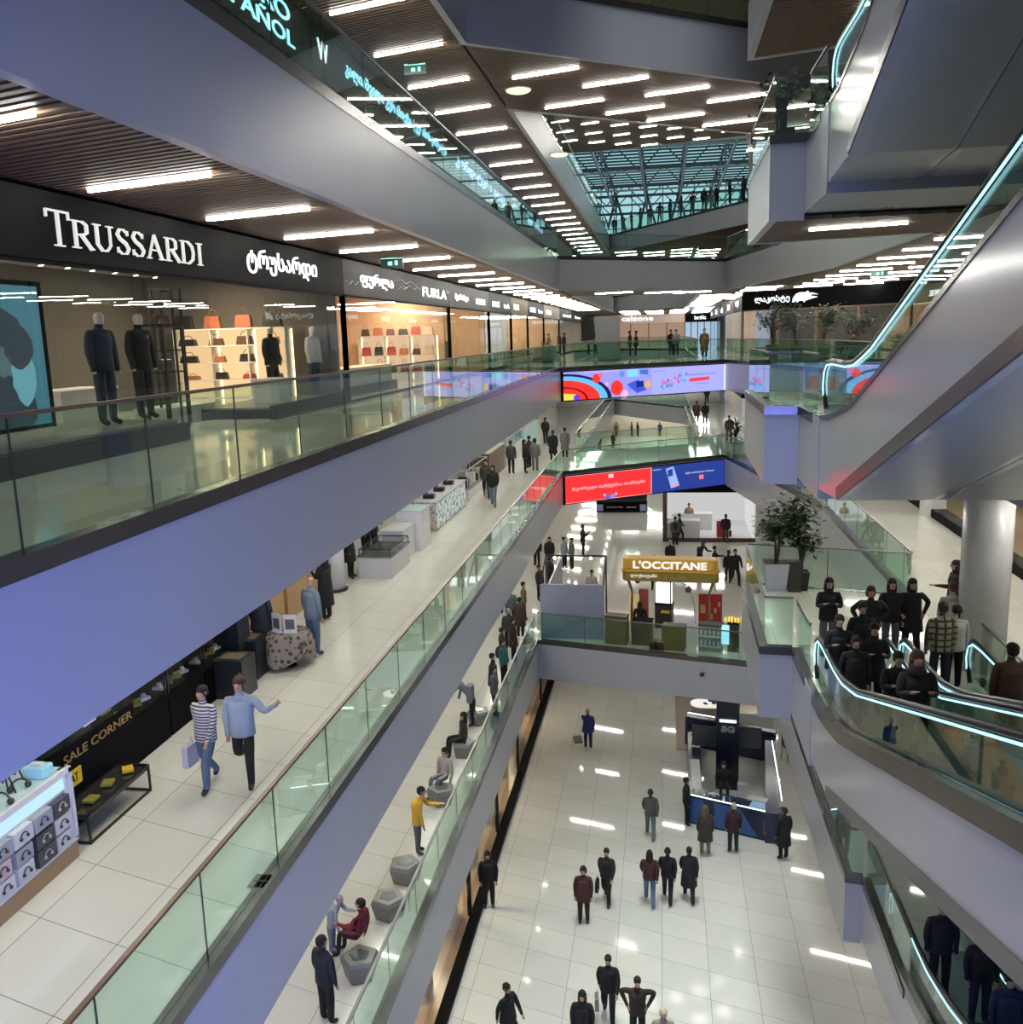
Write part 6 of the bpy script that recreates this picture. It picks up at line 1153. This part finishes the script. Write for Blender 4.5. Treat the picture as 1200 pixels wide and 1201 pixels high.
person((5.4, 15.1, L1+slope(15.1)), 185, 'broad person in a brown jacket with a shoulder strap at the right edge', top=(.07, .032, .018), bot=(.06, .03, .02), h=1.85, hi=True)
# --- lowest escalator
for x, y, l, kw in ((4.98, 16.3, 'person in a black suit holding the handrail of the lowest escalator, left one', dict(h=1.85)), (5.45, 15.6, 'person in a black suit on the lowest escalator, right one', dict(h=1.8, bot=NAV)), (5.35, 14.1, 'dark-haired person on the lowest escalator looking down', dict(top=NAV))): person((x, y, L0+slope(y)), 0, l, hi=True, **kw)
# --- mannequins
def manq(px, py, x, l, **kw):
    q = atx(px, py, x); person((q.x, q.y, .36 if q.y < 17 else .24), 75, l, nohair=True, skin='m', name='mannequin', **kw)
SK_ = mat('skinm', (.62, .58, .50), .35)
manq(128, 500, -8.9, 'mannequin in a navy suit, left of the two in the shop window', top=(.012, .02, .045), bot=(.015, .025, .06), h=1.85); manq(172, 490, -8.9, 'mannequin in black, right of the two in the shop window', h=1.85)
manq(322, 470, -9.3, 'mannequin in a black vest beside the lit shelf', h=1.8); manq(370, 460, -8.9, 'mannequin in a white shirt and navy trousers', top=(.6, .6, .58), bot=(.02, .03, .08), h=1.8)
# --- silhouettes at the top gallery under the glass roof
for i in range(13):
    f_ = i/12; x = -4.5+10.2*f_; y = 91.6-20.4*f_ + 1.0; person((x, y, L4), 40*i, 'dark silhouette at the gallery railing under the glass roof', group='silhouettes under the glass roof', hs=['short', 'long'][i % 2], pose=['stand', 'phone', 'arms'][i % 3])
person((4.6, 47.8, L3), 200, 'person in black at the railing of the top gallery', coat=.35); person((5.0, 54, L3), 0, 'distant person in grey on the top gallery', top=GR)
for i, (x, y) in enumerate(((8.6, 45.6), (10.0, 44.6), (9.4, 43.6))): person((x, y, L2), 60*i, 'cafe guest %s before the crocodile sign shop' % ['in brown', 'in dark red', 'in grey'][i], top=[(.12, .06, .04), DKB, GR][i], seat=.45)
# ------------------------------------------------------------------ light
wd = bpy.data.worlds.new('sky'); SC.world = wd; wd.use_nodes = True; nt = wd.node_tree
bg = nt.nodes['Background']; tc = nt.nodes.new('ShaderNodeTexCoord'); sp = nt.nodes.new('ShaderNodeSeparateXYZ'); nt.links.new(tc.outputs['Generated'], sp.inputs[0])
# daylight only in the direction of the glass roof (north and up); elsewhere a dim grey fill is added as ambient light
day = math_n(nt, 'MULTIPLY', math_n(nt, 'GREATER_THAN', sp.outputs[1], .55), math_n(nt, 'GREATER_THAN', sp.outputs[2], .03))
cr = nt.nodes.new('ShaderNodeValToRGB'); nt.links.new(sp.outputs[2], cr.inputs[0])
cr.color_ramp.elements[0].position = 0; cr.color_ramp.elements[0].color = (.75, 1.0, 1.0, 1)
cr.color_ramp.elements[1].position = .4; cr.color_ramp.elements[1].color = (.16, .50, .60, 1)
e = cr.color_ramp.elements.new(.12); e.color = (.50, .90, .98, 1)
mx = node(nt, 'ShaderNodeMix', data_type='RGBA'); mx.inputs[6].default_value = (.19, .20, .23, 1); nt.links.new(cr.outputs[0], mx.inputs[7]); nt.links.new(day, mx.inputs[0])
nt.links.new(mx.outputs[2], bg.inputs[0]); bg.inputs[1].default_value = .62
def area(name, loc, size, power, col=(1, 1, 1), rot=(0, 0, 0), spread=PI):
    l = bpy.data.lights.new(name, 'AREA'); l.energy = power; l.color = col; l.shape = 'RECTANGLE'; l.size = size[0]; l.size_y = size[1]
    o = bpy.data.objects.new(name, l); C.objects.link(o); o.location = loc; o.rotation_euler = rot; l.spread = spread; return o
area('roof_daylight', (0, 98, L5+1.0), (24, 40), 1500, (.75, .95, 1))
for z in (L3, L2, L1, L4): area('gallery_fill', (-1, 104, z+F-.15), (8, 16), 260, (1, .96, .9))  # fill lamps added to brighten the far galleries on each level
area('atrium_fill', (0.2, 22, L5-1.8), (3.5, 30), 1000, (.95, 1, .96), spread=math.radians(45))  # fill lamp added high in the void to light the ground floor
area('walkway_fill', (-7.3, 30, L2+F-.08), (1.6, 66), 500, (1, .97, .86))  # fill lamp added under the ceiling, supplementing the tubes over this walkway
area('walkway_fill', (-7.0, 22, L1+F-.08), (1.4, 50), 260, (1, .97, .86))  # added fill over the walkway with the stone stools
area('walkway_fill', (8.2, 26, L2+F-.08), (2.2, 20), 120, (1, 1, .88))  # added fill for the right-hand walkway
area('blue_wash', (1.5, -1.0, -3.2), (4, 2.5), 1300, (.24, .30, 1.0), (math.radians(75), 0, math.radians(58)))
SC.view_settings.view_transform = 'Standard'; SC.view_settings.look = 'None'; SC.view_settings.gamma = 1; SC.view_settings.use_curve_mapping = False
SC.view_settings.exposure = 0.32
cy = SC.cycles
cy.max_bounces = 7; cy.diffuse_bounces = 3; cy.glossy_bounces = 4; cy.transmission_bounces = 4; cy.transparent_max_bounces = 40
cy.use_denoising = True; cy.sample_clamp_indirect = 4; cy.caustics_reflective = False; cy.caustics_refractive = False
bpy.data.scenes.remove(TMP)
